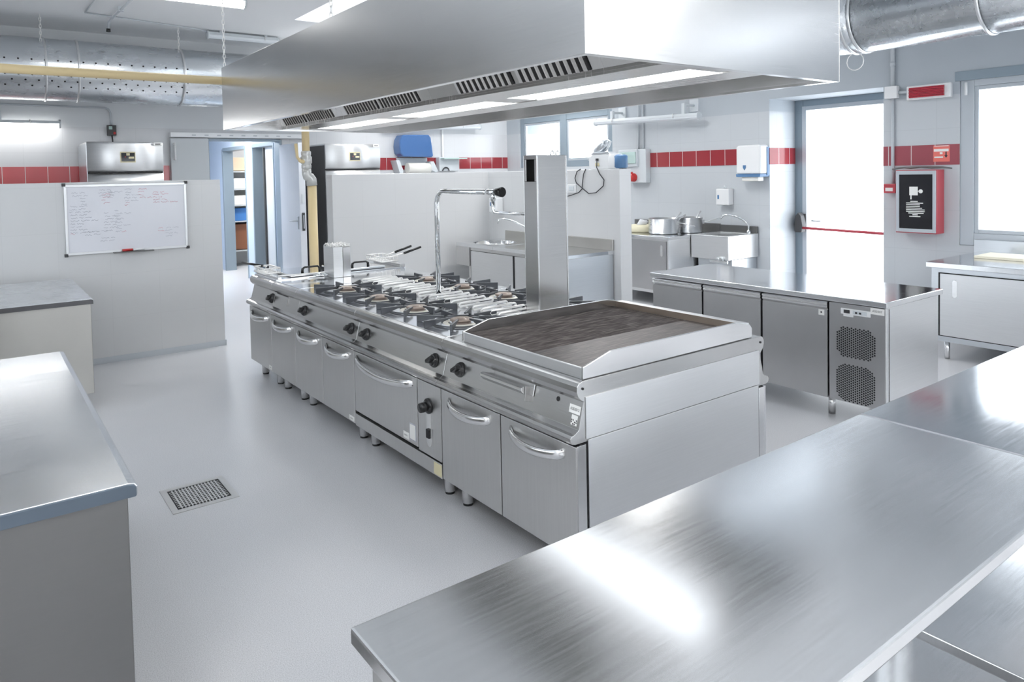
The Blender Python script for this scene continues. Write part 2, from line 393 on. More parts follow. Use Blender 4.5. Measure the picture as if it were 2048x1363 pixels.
for i, (a, b) in enumerate(((2.4, 6.0),)):  # frame and pane of the added window behind the camera
    m = MB(); m.box(a, b, -3.12, -3.05, 1.0, 1.08).box(a, b, -3.12, -3.05, 2.52, 2.6)
    for c in (a+.04, (a+b)/2, b-.04): m.box(c-.04, c+.04, -3.12, -3.05, 1.08, 2.52)
    o = struct(m.build('window_%d' % (3+i), 'frame'))
    MB().box(a+.08, b-.08, -3.09, -3.084, 1.08, 2.52).build('pane', 'pane', o)
m = MB(); m.box(-3.12, -3.05, 2.4, 6.0, 1.0, 1.08).box(-3.12, -3.05, 2.4, 6.0, 2.52, 2.6)  # added window, out of view, brings daylight from the left
for c in (2.44, 4.2, 5.96): m.box(-3.12, -3.05, c-.04, c+.04, 1.08, 2.52)
o = struct(m.build('window_5', 'frame')); MB().box(-3.09, -3.084, 2.48, 5.92, 1.08, 2.52).build('pane', 'pane', o)

# glazed emergency door in its recess
XD = 8.13
m = MB(); m.box(XD, XD+.06, 4.94, 5.053, 0, 2.46).box(XD, XD+.06, 3.714, 3.80, 0, 2.46).box(XD, XD+.06, 3.80, 4.94, 2.37, 2.46)
d1 = struct(m.build('door_1', 'frame', None, .004))
m = MB(); m.box(XD-.005, XD+.04, 4.90, 4.955, .02, 2.385).box(XD-.005, XD+.04, 3.79, 3.85, .02, 2.385).box(XD-.005, XD+.04, 3.85, 4.90, 2.335, 2.385).box(XD-.005, XD+.04, 3.85, 4.90, .02, .12)
m.build('leaf_frame', 'greyframe', d1, .004)
MB().box(XD+.012, XD+.02, 3.85, 4.90, .12, 2.335).build('pane', 'pane', d1)
m = MB().cyl((XD-.085, 4.97, .915), (XD-.085, 3.80, .895), .016); m.build('push_bar', 'red', d1)
m = MB(); m.box(XD-.02, XD-.005, 4.90, 4.99, .88, 1.08)
m.prism([(4.905,.86),(4.995,.86),(5.005,.95),(4.985,1.06),(4.95,1.10),(4.915,1.06),(4.895,.95)], XD-.11, XD-.02, 'x'); m.build('push_bar_bracket', 'dark', d1, .006)
MB().cyl((XD-.03, 4.82, 1.0), (XD-.03, 4.70, 1.0), .01).build('lever', 'greyframe', d1)

# doorway in the far wall: sliding leaf, track, open hinged leaf, corridor
o = struct(MB().box(2.09, 2.56, YF-.09, YF-.03, .02, 2.19).build('door_2', 'greypaint', None, .004))
m = MB().cyl((2.135, YF-.13, 1.90), (2.135, YF-.13, 2.13), .012).box(2.122, 2.148, YF-.13, YF-.09, 1.905, 1.93).box(2.122, 2.148, YF-.13, YF-.09, 2.10, 2.125)
m.build('handle', 'white', o)
m = MB().box(2.09, 3.95, YF-.11, YF-.005, 2.205, 2.265)
for i in range(9): m.box(2.35+i*.16, 2.40+i*.16, YF-.114, YF-.11, 2.225, 2.24, 1)
struct(m.build('trim_5', ['ceiling', 'conduit'], None, .003))
m = MB(); m.box(2.555, 2.585, YF-.02, YF+.22, 0, 2.19).box(3.545, 3.575, YF-.02, YF+.22, 0, 2.19).box(2.585, 3.545, YF-.02, YF+.22, 2.165, 2.195)
struct(m.build('trim_6', 'frame', None, .003))
o = struct(MB().prism([(3.535, 10.28), (3.50, 9.44), (3.585, 9.435), (3.60, 10.28)], .02, 2.11, 'z').build('door_3', 'doorleaf', None, .003))
m = MB(); m.box(3.527, 3.562, 9.425, 9.437, .93, 1.17); m.box(3.538, 3.552, 9.420, 9.426, .96, 1.14, 1); m.build('lock_plate', ['dark', 'greyframe'], o)
m = MB(); m.box(3.493, 3.512, 9.50, 9.55, .95, 1.12); m.tube([(3.50, 9.525, 1.06), (3.44, 9.525, 1.06), (3.435, 9.54, 1.06), (3.435, 9.65, 1.055)], .010); m.build('handle', 'greyframe', o)
MB().box(3.53, 3.565, 9.43, 9.436, 1.30, 1.42).build('latch_plate', 'lampbody', o)
# corridor beyond
m = MB(); xc = 3.60
for y0, y1, z0, z1 in ((10.5, 10.72, 0, 2.6), (10.72, 11.72, 2.17, 2.6), (11.72, 12.12, 0, 2.6), (12.12, 13.42, 2.17, 2.6), (13.42, 17, 0, 2.6)):
    m.box(xc, xc+.14, y0, y1, z0, z1)
m.box(2.2, 3.56, 15.2, 15.3, 0, 2.6).box(2.1, 2.2, 10.5, 15.3, 0, 2.6)
struct(m.build('wall_corridor', 'corridor'))
struct(MB().box(2.1, 8.2, 10.5, 17, 2.6, 2.7).build('ceiling_corridor', 'ceiling'))
struct(MB().box(3.74, 6.2, 14.4, 14.5, 0, 2.6).build('wall_storeroom', 'partition'))
struct(MB().box(6.2, 6.3, 10.5, 14.5, 0, 2.6).build('wall_storeroom_side', 'partition'))
m = MB(); m.box(xc-.01, xc+.17, 13.40, 13.46, 0, 2.17).box(xc-.01, xc+.17, 12.09, 12.13, 0, 2.17).box(xc-.01, xc+.17, 12.13, 13.40, 2.13, 2.19)
struct(m.build('trim_7', 'frame', None, .003))
m = MB(); m.box(xc-.01, xc+.17, 11.70, 11.75, 0, 2.17).box(xc-.01, xc+.17, 10.70, 10.74, 0, 2.17).box(xc-.01, xc+.17, 10.74, 11.70, 2.13, 2.19)
struct(m.build('trim_8', 'frame', None, .003))
o = struct(MB().box(xc+.09, xc+.13, 10.75, 11.42, .02, 2.12).build('door_4', 'greypaint', None, .003))
m = MB().box(xc+.06, xc+.09, 11.38, 11.42, .02, 2.12); m.build('edge_strip', 'dark', o)

# ------------------------------------------------------------------ cooking island
XC = 2.454                                            # centre line of the island (front x 1.83, back mirrored)
front = [(1.832,.593),(1.815,.597),(1.806,.608),(1.806,.620),(1.815,.630),(1.830,.633),(1.850,.646),(1.878,.752),(1.866,.758),(1.850,.775),(1.843,.795),(1.845,.815),(1.855,.828),(1.872,.834)]
back = [(2*XC-x, z) for x, z in reversed(front)]
hous = front + back
BODY0, BODY1 = 1.85, 2*XC-1.85

def panel_pt(y, t, off=0.):
    """point on the sloping control panel: t 0 bottom .. 1 top"""
    x = 1.850 + .028*t; z = .646 + .106*t
    return Vector((x - off*.967, y, z + off*.255))
PN = Vector((-.967, 0, .255))

def knob(parent, y, t=.5, r=.033):
    c = panel_pt(y, t)
    m = MB()
    m.lathe([(0, 0), (r*1.12, 0), (r*1.12, .006), (r*.95, .012), (r*.9, .020), (r*.62, .024), (0, .024)], c, 20, 0, PN)
    # finger bar across the knob
    u = Vector((0, .85, -.5)).normalized(); w = PN.cross(u).normalized(); b = c + PN*.022
    vs = []
    for h in (0, .026):
        for du, dw in ((-1, -.30), (1, -.30), (1, .30), (-1, .30)):
            k = 1 if h == 0 else .85
            vs.append(b + PN*h + u*du*r*.95*k + w*dw*r*k)
    m.add(vs, [(3,2,1,0),(4,5,6,7),(0,1,5,4),(1,2,6,5),(2,3,7,6),(3,0,4,7)])
    return m.build('knob', 'black', parent, .003)

def door_with_handle(parent, y0, y1, z0=.128, z1=.583, hy=None, wide=False):
    d = bx('door', 'door_steel', parent, 1.832, 1.852, y0+.004, y1-.004, z0, z1, .003)
    a, b = hy or (y0+.075, y1-.075)
    n = 14; pts = []
    for i in range(n+1):
        t = i/n; s = math.sin(PI*t)**.6
        pts.append((1.838-.052*s, a+(b-a)*t, z1-.045-.020*s))
    part('handle', 'bright_steel', d, lambda m: m.tube(pts, .0105, 12, 0, False, 2.0))
    return d

def foot(parent, x, y, h=.128, r=.03):
    part('foot', ['bright_steel', 'black'], parent, lambda m: (m.lathe([(r*.9,.012),(r,.014),(r,h)], (x, y, 0), 18, 0), m.lathe([(0,0),(r*.85,0),(r*.88,.012),(r*.5,.014)], (x, y, 0), 18, 1)))

def unit(label, y0, y1, g='modules of the cooking island'):
    t = thing('cooking_module', label, 'cooker', (XC, (y0+y1)/2, 0), g)
    e = .0015
    part('body', ['side_steel', 'gap'], t, lambda m: (m.box(BODY0+.004, BODY1-.004, y0+e, y1-e, .122, .590, 1), m.box(BODY1-.003, BODY1+.017, y0+e, y1-e, .13, .585, 0)))
    part('control_housing', 'panel_steel', t, lambda m: m.prism(hous, y0+e, y1-e, 'y'), .0015)
    for x in (1.926, 2*XC-1.926):
        for y in (y0+.085, y1-.085): foot(t, x, y)
    return t

Y = [2.074, 3.083, 4.108, 5.12, 5.643, 6.186]
# --- griddle module
g = unit('griddle module with brown hotplate at the end of the cooking island nearest the front table', Y[0], Y[1])
door_with_handle(g, Y[0]-.004, 2.576); door_with_handle(g, 2.576, Y[1])
part('side_panel', 'side_steel', g, lambda m: (m.box(1.893, 3.008, Y[0]-.006, Y[0]+.001, .125, .602),
                                                m.box(1.885, 3.018, Y[0]-.004, Y[0]+.001, .604, .770)), .001)
part('side_strip', 'bright_steel', g, lambda m: m.box(1.838, 1.882, Y[0]-.004, Y[0]+.001, .125, .586), .001)
part('side_strip', 'bright_steel', g, lambda m: m.box(3.014, 3.056, Y[0]-.004, Y[0]+.001, .125, .586), .001)
for x in (1.873, 3.035): part('screw', 'gap', g, lambda m: m.cyl((x, Y[0]-.002, .805), (x, Y[0]+.004, .805), .005, 10))
knob(g, 2.944, .52)
part('drip_drawer', ['panel_steel', 'bright_steel'], g, lambda m: (
    m.add([panel_pt(2.372, .55, .002), panel_pt(2.665, .55, .002), panel_pt(2.665, 1.1, .002), panel_pt(2.372, 1.1, .002), panel_pt(2.372, .55, .02), panel_pt(2.665, .55, .02), panel_pt(2.665, 1.1, .02), panel_pt(2.372, 1.1, .02)][:4] +
          [panel_pt(2.372, .55, .006), panel_pt(2.665, .55, .006), panel_pt(2.665, 1.1, .006), panel_pt(2.372, 1.1, .006)], [(0,1,2,3),(7,6,5,4),(0,4,5,1),(1,5,6,2),(2,6,7,3),(3,7,4,0)]),
    m.prism([(1.868,.705),(1.838,.712),(1.822,.730),(1.824,.742),(1.838,.745),(1.872,.735)], 2.405, 2.715, 'y', 1),
    m.prism([(1.868,.676),(1.836,.684),(1.842,.748),(1.872,.738)], 2.400, 2.404, 'y', 0)), .002)
part('peephole', 'gap', g, lambda m: m.cyl(panel_pt(2.222, .80, -.004), panel_pt(2.222, .80, .0015), .010, 14))
def sticker_on_panel(parent, y0, y1, t0, t1, txt=None, mat='sticker', name='label_plate'):
    def f(m):
        a, b, c_, d = panel_pt(y0, t0, .0012), panel_pt(y1, t0, .0012), panel_pt(y1, t1, .0012), panel_pt(y0, t1, .0012)
        m.quad([a, b, c_, d] if False else [b, a, d, c_])
        up = (d - a).normalized(); mid = (a + c_)/2 + PN*.0008
        if txt:
            for k, (s, sz, dz) in enumerate(txt): m.text(s, sz, mid + up*dz, (0, -1, 0), up, 1)
    return part(name, [mat, 'ink'], parent, f)
sticker_on_panel(g, 2.083, 2.148, .50, .80, [('ASE/012', .0155, 0)])
def small_plate(m):
    a, b, c_, d = panel_pt(2.091, .10, .0012), panel_pt(2.127, .10, .0012), panel_pt(2.127, .46, .0012), panel_pt(2.091, .46, .0012)
    m.quad([b, a, d, c_])
    for i in range(4):
        for j in range(3):
            p = panel_pt(2.096+i*.009, .14+j*.07, .002); q = .003
            if (i+j) % 3: m.quad([p+Vector((0,q,-q)), p+Vector((0,-q,-q)), p+Vector((0,-q,q)), p+Vector((0,q,q))], 1)
part('approval_plate', ['sticker', 'ink'], g, small_plate)
# griddle top: rim, side guards, plate with ridges on the far half
gy0, gy1 = 2.096, 2.945
part('griddle_rim', 'side_steel', g, lambda m: (m.box(1.888, 1.900, gy0, gy1, .834, .880), m.box(2.93, 2.975, gy0, gy1, .834, .906), m.box(1.9, 2.93, gy0, gy1, .834, .855)), .003)
guard = [(1.886,.836),(1.886,.884),(2.035,.925),(2.86,.923),(2.965,.902),(2.985,.880),(2.985,.836)]
part('side_guard', 'bright_steel', g, lambda m: m.prism(guard, gy0-.010, gy0+.001, 'y'), .002)
part('side_guard', 'bright_steel', g, lambda m: m.prism(guard, gy1-.001, gy1+.010, 'y'), .002)
def plate(m):
    m.box(1.901, 2.925, gy0+.004, 2.44, .856, .8735)
    n = 44; ys = [2.44 + (gy1-.004-2.44)*i/(2*n) for i in range(2*n+1)]
    poly = [(2.44, .858)] + [(y, .8735 if i % 2 == 0 else .8675) for i, y in enumerate(ys)] + [(gy1-.004, .858)]
    for i in range(len(ys)-1):
        za, zb = (.8735, .8675) if i % 2 == 0 else (.8675, .8735)
        m.quad([(1.901, ys[i], za), (2.925, ys[i], za), (2.925, ys[i+1], zb), (1.901, ys[i+1], zb)])
        m.quad([(1.901, ys[i], .85), (1.901, ys[i], za), (1.901, ys[i+1], zb), (1.901, ys[i+1], .85)])
part('cooking_plate', 'griddle', g, plate)
part('scorched_backsplash', steel('scorched_steel', (.50, .42, .35), .35, (3, 1, 20), .08, blotch=.3), g, lambda m: m.box(2.926, 2.930, gy0, gy1, .873, .905))

def burner(parent, x, y):
    o = part('burner', ['burner', 'burner_base'], parent, lambda m: (
        m.lathe([(.105,.834),(.100,.8385),(.075,.838),(.070,.835)], (x, y, 0), 28, 1),
        m.lathe([(.052,.836),(.055,.846),(.062,.848),(.063,.855),(.050,.860),(.034,.853),(.026,.853),(.022,.859),(.012,.862),(0,.862)], (x, y, 0), 28, 0)))
    def arms(m):
        for k in range(8):
            a = k*PI/4; r0, r1 = (.088, .205) if k % 2 == 0 else (.098, .252)
            if k % 4 == 0: r1 = .235
            ca, sa = math.cos(a), math.sin(a); hw = .0065
            prof = [(r0, .862), (r0, .872), (r1, .876), (r1, .837), (r1-.025, .837), (r0+.04, .860)]
            vs = []
            for s_ in (-1, 1):
                for r, z in prof: vs.append((x+ca*r-sa*hw*s_, y+sa*r+ca*hw*s_, z))
            n = len(prof)
            m.add(vs, [tuple(range(n)), tuple(range(2*n-1, n-1, -1))] + [(i+n, (i+1) % n+n, (i+1) % n, i) for i in range(n)])
        m.tube([(x+.16*math.cos(t*PI/12), y+.16*math.sin(t*PI/12), .842) for t in range(24)], .005, 6, 0, True)
    part('pan_support', 'iron', parent, arms, .0015)
    return o
def rods(parent, y):
    def f(m):
        for i in range(5):
            yy = y - .176 + i*.088; x0, x1 = 2.325, 2.555
            p = [(x0, yy, .872), (x1, yy, .876)] + arc((x1, yy, .866), .010, PI/2, -PI/2, 5) + [(x1, yy, .856), (x0, yy, .850)] + [(x0-.010, yy, .861)]
            m.tube(p, .0075, 8, 0, True)
        for xx in (2.37, 2.51): m.cyl((xx, y-.2, .843), (xx, y+.2, .843), .006, 8)
    part('rod_rack', 'rod', parent, f)
def hob(label, y0, y1, cols):
    t = unit(label, y0, y1)
    part('hob_top', 'top_steel', t, lambda m: m.box(1.885, 2*XC-1.885, y0+.004, y1-.004, .832, .8365), .002)
    for c in cols:
        for x in (2.125, 2.783): burner(t, x, c)
        rods(t, c)
    return t
h1 = hob('four burner gas range with wide oven door below, next to the griddle', Y[1], Y[2], (3.335, 3.835))
for y in (3.187, 3.985): knob(h1, y, .50)
ov = bx('oven_door', 'door_steel', h1, 1.832, 1.852, 3.328, 4.104, .214, .583, .003)
pts = [(1.838-.055*math.sin(PI*i/16)**.5, 4.075-(4.075-3.37)*i/16, .545-.030*math.sin(PI*i/16)**.7) for i in range(17)]
part('handle', 'bright_steel', ov, lambda m: m.tube(pts, .011, 12, 0, False, 2.0))
part('approval_plate', ['sticker', 'greyink'], ov, lambda m: (m.box(1.8305, 1.8325, 3.345, 3.415, .235, .325, 1), m.quad([(1.830, 3.41, .24), (1.830, 3.35, .24), (1.830, 3.35, .32), (1.830, 3.41, .32)], 0)))
part('label_plate', ['sticker', 'ink'], ov, lambda m: (m.box(1.8305, 1.8325, 3.425, 3.485, .226, .262), m.text('ASE/011', .012, (1.8300, 3.455, .244), (0,-1,0), (0,0,1), 1)))
cp = bx('oven_control_panel', 'door_steel', h1, 1.832, 1.852, 3.087, 3.320, .205, .583, .003)
part('slot', ['bright_steel', 'gap'], cp, lambda m: (m.prism([(3.205+.022*math.cos(a), z+.022*math.sin(a)) for z, a0 in ((.445, 0), (.275, PI)) for a in [a0+PI*i/8 for i in range(9)]], 1.8295, 1.8325, 'x', 0),
     m.prism([(3.205+.016*math.cos(a), z+.016*math.sin(a)) for z, a0 in ((.445, 0), (.275, PI)) for a in [a0+PI*i/8 for i in range(9)]], 1.829, 1.8325, 'x', 0), m.box(1.820, 1.832, 3.19, 3.22, .30, .345, 1)))
part('knob', 'black', cp, lambda m: (m.lathe([(0,0),(.040,0),(.040,.008),(.034,.014),(.0,.016)], (1.832, 3.205, .465), 20, 0, (-1,0,0)), m.lathe([(.024,.012),(.026,.03),(.024,.05),(0,.052)], (1.832, 3.21, .462), 16, 0, (-1,0,0))))
part('plinth_drawer', ['door_steel', 'yellow_sticker'], h1, lambda m: (m.box(1.832, 1.852, 3.087, 4.104, .122, .196), m.box(1.8305, 1.8325, 3.09, 3.165, .128, .19, 1)), .002)
h2 = hob('four burner gas range with two cupboard doors, in the middle of the island', Y[2], Y[3], (4.335, 4.835))
for y in (4.205, 4.995): knob(h2, y, .50)
door_with_handle(h2, Y[2], 4.612); door_with_handle(h2, 4.612, Y[3])
part('label_plate', ['sticker', 'ink'], h2, lambda m: (m.box(1.8305, 1.8325, 4.125, 4.195, .136, .165), m.text('ASE/010', .012, (1.8300, 4.16, .150), (0,-1,0), (0,0,1), 1)))
f1 = unit('plain topped module with one door and no knob, left of the second gas range', Y[3], Y[4])
door_with_handle(f1, Y[3], Y[4])
part('flat_top', 'top_steel', f1, lambda m: m.box(1.885, 2*XC-1.885, Y[3]+.004, Y[4]-.004, .832, .838), .002)
part('inset_panel', ['panel_steel', 'gap'], f1, lambda m: (m.add([panel_pt(y, t, o_) for o_ in (0, .006) for y, t in ((5.34,.35),(5.60,.35),(5.60,.92),(5.34,.92))], [(0,1,2,3),(7,6,5,4),(0,4,5,1),(1,5,6,2),(2,6,7,3),(3,7,4,0)]),
     m.add([panel_pt(y, t, o_) for o_ in (0, .004) for y, t in ((5.36,.95),(5.60,.95),(5.60,1.02),(5.36,1.02))], [(0,1,2,3),(7,6,5,4),(0,4,5,1),(1,5,6,2),(2,6,7,3),(3,7,4,0)], 1)))
f2 = unit('fryer module with one door at the end of the island nearest the doorway', Y[4], Y[5])
door_with_handle(f2, Y[4], Y[5]); knob(f2, 5.69, .5, .035)
part('flat_top', 'top_steel', f2, lambda m: m.box(1.885, 2*XC-1.885, Y[4]+.004, Y[5]-.004, .832, .846), .002)
bx('splash_rail', 'bright_steel', f2, 1.90, 1.93, Y[4]+.004, Y[5]-.01, .846, .862); bx('splash_rail', 'bright_steel', f2, 2*XC-1.93, 2*XC-1.88, Y[4]+.004, Y[5]-.01, .846, .872)
part('label_plate', ['sticker', 'ink'], f2, lambda m: (m.box(1.8305, 1.8325, 5.655, 5.715, .14, .17), m.text('ASE/009', .010, (1.8300, 5.685, .155), (0,-1,0), (0,0,1), 1)))

# things standing or lying on the island
t = thing('flue_column', 'tall stainless flue column with a slot near its top, standing behind the griddle', 'flue', (2.6, 3.17, .83))
part('column', 'panel_steel', t, lambda m: (m.box(2.486, 2.700, 3.10, 3.103, .837, 1.745), m.box(2.486, 2.489, 3.103, 3.215, .837, 1.60), m.box(2.697, 2.70, 3.103, 3.215, .837, 1.745), m.box(2.486, 2.70, 3.215, 3.218, .837, 1.745),
     m.box(2.486, 2.489, 3.103, 3.122, 1.60, 1.722), m.box(2.486, 2.489, 3.196, 3.215, 1.60, 1.722), m.box(2.486, 2.489, 3.103, 3.215, 1.722, 1.745), m.box(2.489, 2.697, 3.103, 3.215, 1.730, 1.742)), .002)
part('corner_seam', 'bright_steel', t, lambda m: (m.box(2.484, 2.492, 3.096, 3.104, .837, 1.742), m.box(2.695, 2.703, 3.096, 3.104, .837, 1.742)), .001)
for xx in (2.65, 2.69): part('lifting_ring', 'chrome', t, lambda m: m.tube(arc((xx, 3.16, 1.755), .014, 0, 2*PI, 12)[:-1], .004, 6, 0, True))

t = thing('pot_filler_tap', 'tall chrome pot filler tap with black handle rising between the two gas ranges', 'tap', (2.445, 4.108, .83))
yb = 4.108; zt = 1.54
path = [(2.445, yb, .835), (2.445, yb, zt-.09)] + [(2.445, yb-.09+.09*math.cos(a), zt-.09+.09*math.sin(a)) for a in [PI/2*i/8 for i in range(1, 9)]] + [(2.447, 3.52, zt)]
part('pipe', 'chrome', t, lambda m: (m.tube(path, .0165, 14), m.lathe([(.034,.836),(.034,.842),(.022,.862),(.018,.866)], (2.445, yb, 0), 18)))
part('valve', 'chrome', t, lambda m: (m.tube([(2.447,3.54,zt),(2.447,3.50,zt),(2.447,3.49,zt),(2.447,3.44,zt)], [.017,.021,.019,.014], 14), m.cyl((2.447, 3.465, zt), (2.447, 3.465, zt-.05), .015, 12)))
part('handle', 'black', t, lambda m: m.tube([(2.447, 3.445, zt), (2.447, 3.43, zt), (2.447, 3.375, zt), (2.447, 3.37, zt)], [.016, .022, .030, .026], 14))
part('spout', 'chrome', t, lambda m: m.tube([(2.447, 3.465, zt-.04), (2.447, 3.465, zt-.10), (2.450, 3.458, zt-.118), (2.465, 3.43, zt-.122), (2.60, 3.24, zt-.135)], .0105, 12))

t = thing('flue_box', 'short stainless flue box with a crinkled wire top, on the flat end of the island', 'flue', (2.36, 5.6, .84))
part('box', 'side_steel', t, lambda m: m.box(2.285, 2.365, 5.46, 5.66, .838, 1.085), .003)
part('box', 'bright_steel', t, lambda m: m.box(2.369, 2.435, 5.465, 5.655, .838, 1.08), .003)
def crinkle(m):
    for i in range(6):
        x = 2.292+i*.027; p = [(x + .012*math.sin(j*1.9+i), 5.47+j*.0165, 1.094 + .011*math.sin(j*2.4+i*1.3)) for j in range(12)]
        m.tube(p, .006, 6)
    for j in range(5): m.tube([(2.285+k*.03, 5.48+j*.042, 1.094+.010*math.cos(k*2.1+j)) for k in range(6)], .005, 6)
part('wire_cap', 'rod', t, crinkle)

for (x0, x1, lab) in ((2.02, 2.42, 'steel fryer lid with a black handle, near the front of the island'), (2.46, 2.86, 'steel fryer lid with a black handle, beyond the flue box')):
    t = thing('fryer_lid', lab, 'lid', ((x0+x1)/2, 5.9, .846), 'fryer lids')
    part('lid_plate', 'top_steel', t, lambda m: m.box(x0, x1, 5.70, 6.15, .847, .866), .006)
    xm = (x0+x1)/2 + .01
    part('handle', 'black', t, lambda m: m.tube([(xm-.075, 5.80, .866), (xm-.072, 5.80, .893), (xm-.055, 5.80, .905), (xm+.055, 5.80, .905), (xm+.072, 5.80, .893), (xm+.075, 5.80, .866)], [.013,.011,.008,.008,.011,.013], 10))
t = thing('skimmer', 'long handled wire skimmer lying across the flat end of the island', 'skimmer', (2.2, 5.6, .85))
part('rod', 'rod', t, lambda m: m.tube([(1.91, 5.675, .872), (2.20, 5.590, .874)], .007, 8))
part('scoop', 'chrome', t, lambda m: (m.tube(arc((2.225, 5.575, .862), .055, 0, 2*PI, 24, 'xy')[:-1], .006, 8, 0, True), m.lathe([(.052,.860),(.042,.850),(.02,.847),(0,.846)], (2.225, 5.575, 0), 20)))

def basket(lab, cx, cy, z, handles, gx=.13, gy=.26):
    t = thing('fry_basket', lab, 'basket', (cx, cy, z), 'fry baskets')
    def f(m):
        x0, x1, y0, y1 = cx-gx/2, cx+gx/2, cy-gy/2, cy+gy/2; h = .045
        for zz in (z+.006, z+h): m.tube([(x0,y0,zz),(x1,y0,zz),(x1,y1,zz),(x0,y1,zz)], .006, 6, 0, True)
        for i in range(9):
            yy = y0 + (y1-y0)*i/8; m.tube([(x0,yy,z+h),(x0,yy,z+.004),(x1,yy,z+.004),(x1,yy,z+h)], .0035, 5)
        for i in range(5):
            xx = x0 + (x1-x0)*i/4; m.tube([(xx,y0,z+h),(xx,y0,z+.004),(xx,y1,z+.004),(xx,y1,z+h)], .0035, 5)
    part('wire_cage', 'rod', t, f)
    for p, q, r_ in handles:
        part('handle', 'rod', t, lambda m: m.tube([p, q], .006, 8)); part('grip', 'black', t, lambda m: m.tube([q, r_], .011, 10))
    return t
basket('fry basket at the front corner of the island, its dark handle reaching over the edge', 1.94, 6.03, .862,
       [((1.96, 6.10, .905), (1.945, 6.15, .905), (1.86, 6.44, .915))])
basket('fry basket at the back of the island with two raised black grips', 2.97, 5.98, .875,
       [((2.98, 5.96, .92), (3.08, 5.94, .945), (3.27, 5.98, .985)), ((3.0, 5.86, .92), (3.12, 5.84, .94), (3.31, 5.87, .98))], .16, .3)

# ------------------------------------------------------------------ extraction hood over the island
hx0, hx1, hy0, hy1, hz0, hz1 = 1.705, 3.36, 1.848, 6.31, 2.055, 2.575
t = thing('extraction_hood', 'large stainless extraction hood hanging over the cooking island', 'hood', (2.53, 4.08, hz0))
def shell(m):
    e = .008
    m.box(hx0, hx0+e, hy0, hy1, hz0, hz1).box(hx1-e, hx1, hy0, hy1, hz0, hz1)
    m.box(hx0+e, hx1-e, hy0, hy0+e, hz0, hz1).box(hx0+e, hx1-e, hy1-e, hy1, hz0, hz1)
    m.box(hx0+e, hx1-e, hy0+e, hy1-e, hz1-e, hz1)
part('canopy', 'hood_steel', t, shell, .0015)
part('rim', 'bright_steel', t, lambda m: (m.box(hx0+.008, hx0+.035, hy0+.008, hy1-.008, hz0, hz0+.012), m.box(hx1-.035, hx1-.008, hy0+.008, hy1-.008, hz0, hz0+.012),
                                          m.box(hx0+.035, hx1-.035, hy0+.008, hy0+.035, hz0, hz0+.012), m.box(hx0+.035, hx1-.035, hy1-.035, hy1-.008, hz0, hz0+.012)))
tx0, tx1, tz = 2.20, 2.86, 2.066
part('trough', 'hood_inner', t, lambda m: (m.box(tx0, 2.412, hy0+.01, hy1-.01, tz, tz+.012), m.box(2.648, tx1, hy0+.01, hy1-.01, tz, tz+.012), m.box(tx0, tx0+.01, hy0+.01, hy1-.01, tz+.012, tz+.05), m.box(tx1-.01, tx1, hy0+.01, hy1-.01, tz+.012, tz+.05),
     m.box(2.412, 2.420, hy0+.01, hy1-.01, tz+.012, tz+.07), m.box(2.640, 2.648, hy0+.01, hy1-.01, tz+.012, tz+.07)), .001)
for a, b in ((2.0, 3.3), (3.5, 4.7), (4.9, 6.1)): part('lamp_cover', 'hoodlamp', t, lambda m: m.box(2.420, 2.640, a, b, tz+.006, tz+.014), .002)
for a, b in ((hy0+.01, 2.0), (3.3, 3.5), (4.7, 4.9), (6.1, hy1-.01)): part('lamp_blank', 'hood_inner', t, lambda m: m.box(2.420, 2.640, a, b, tz+.004, tz+.010), .001)
fa, fb = (2.205, 2.085), (1.93, 2.56)                 # lower and upper end of the filter bank, front; mirrored at the back
def bank(m, s):
    X = lambda x: x if s > 0 else 2*2.53 - x
    d = .03
    a, b = fa, fb
    vs = [(X(a[0]), y, a[1]) for y in (hy0+.01, hy1-.01)] + [(X(b[0]), y, b[1]) for y in (hy0+.01, hy1-.01)]
    m.quad([vs[0], vs[1], vs[3], vs[2]], 0)
for s in (1, -1): part('filter_bank', 'hood_inner', t, lambda m: bank(m, s))
def filt(m, y0, y1, n, s):
    X = lambda x: x if s > 0 else 2*2.53 - x
    ux, uz = fb[0]-fa[0], fb[1]-fa[1]; L = math.hypot(ux, uz); ux /= L; uz /= L; nx, nz = -uz, ux     # nx<0: towards the front
    def P(tt, y, o): return (X(fa[0]+ux*tt+nx*o), y, fa[1]+uz*tt+nz*o)
    t0, t1 = .012, .44
    m.quad([P(t0, y0, .003), P(t0, y1, .003), P(t1, y1, .003), P(t1, y0, .003)], 1)
    p = (y1-y0)/n
    for i in range(n):
        a, b = y0+p*(i+.30), y0+p*(i+.98)
        v = [P(t0, a, .012), P(t0, b, .004), P(t1, b, .004), P(t1, a, .012), P(t0, a, .001), P(t0, b, .001), P(t1, b, .001), P(t1, a, .001)]
        m.add(v, [(0,1,2,3),(0,4,5,1),(1,5,6,2),(2,6,7,3),(3,7,4,0)], 0)
for (a, b, n) in ((2.34, 2.86, 10), (2.9, 3.42, 10), (3.85, 4.37, 12), (4.4, 4.92, 12), (5.15, 5.67, 12), (5.7, 6.2, 10)):
    for s in (1, -1): part('grease_filter', ['hood_inner', 'gap'], t, lambda m: filt(m, a, b, n, s))

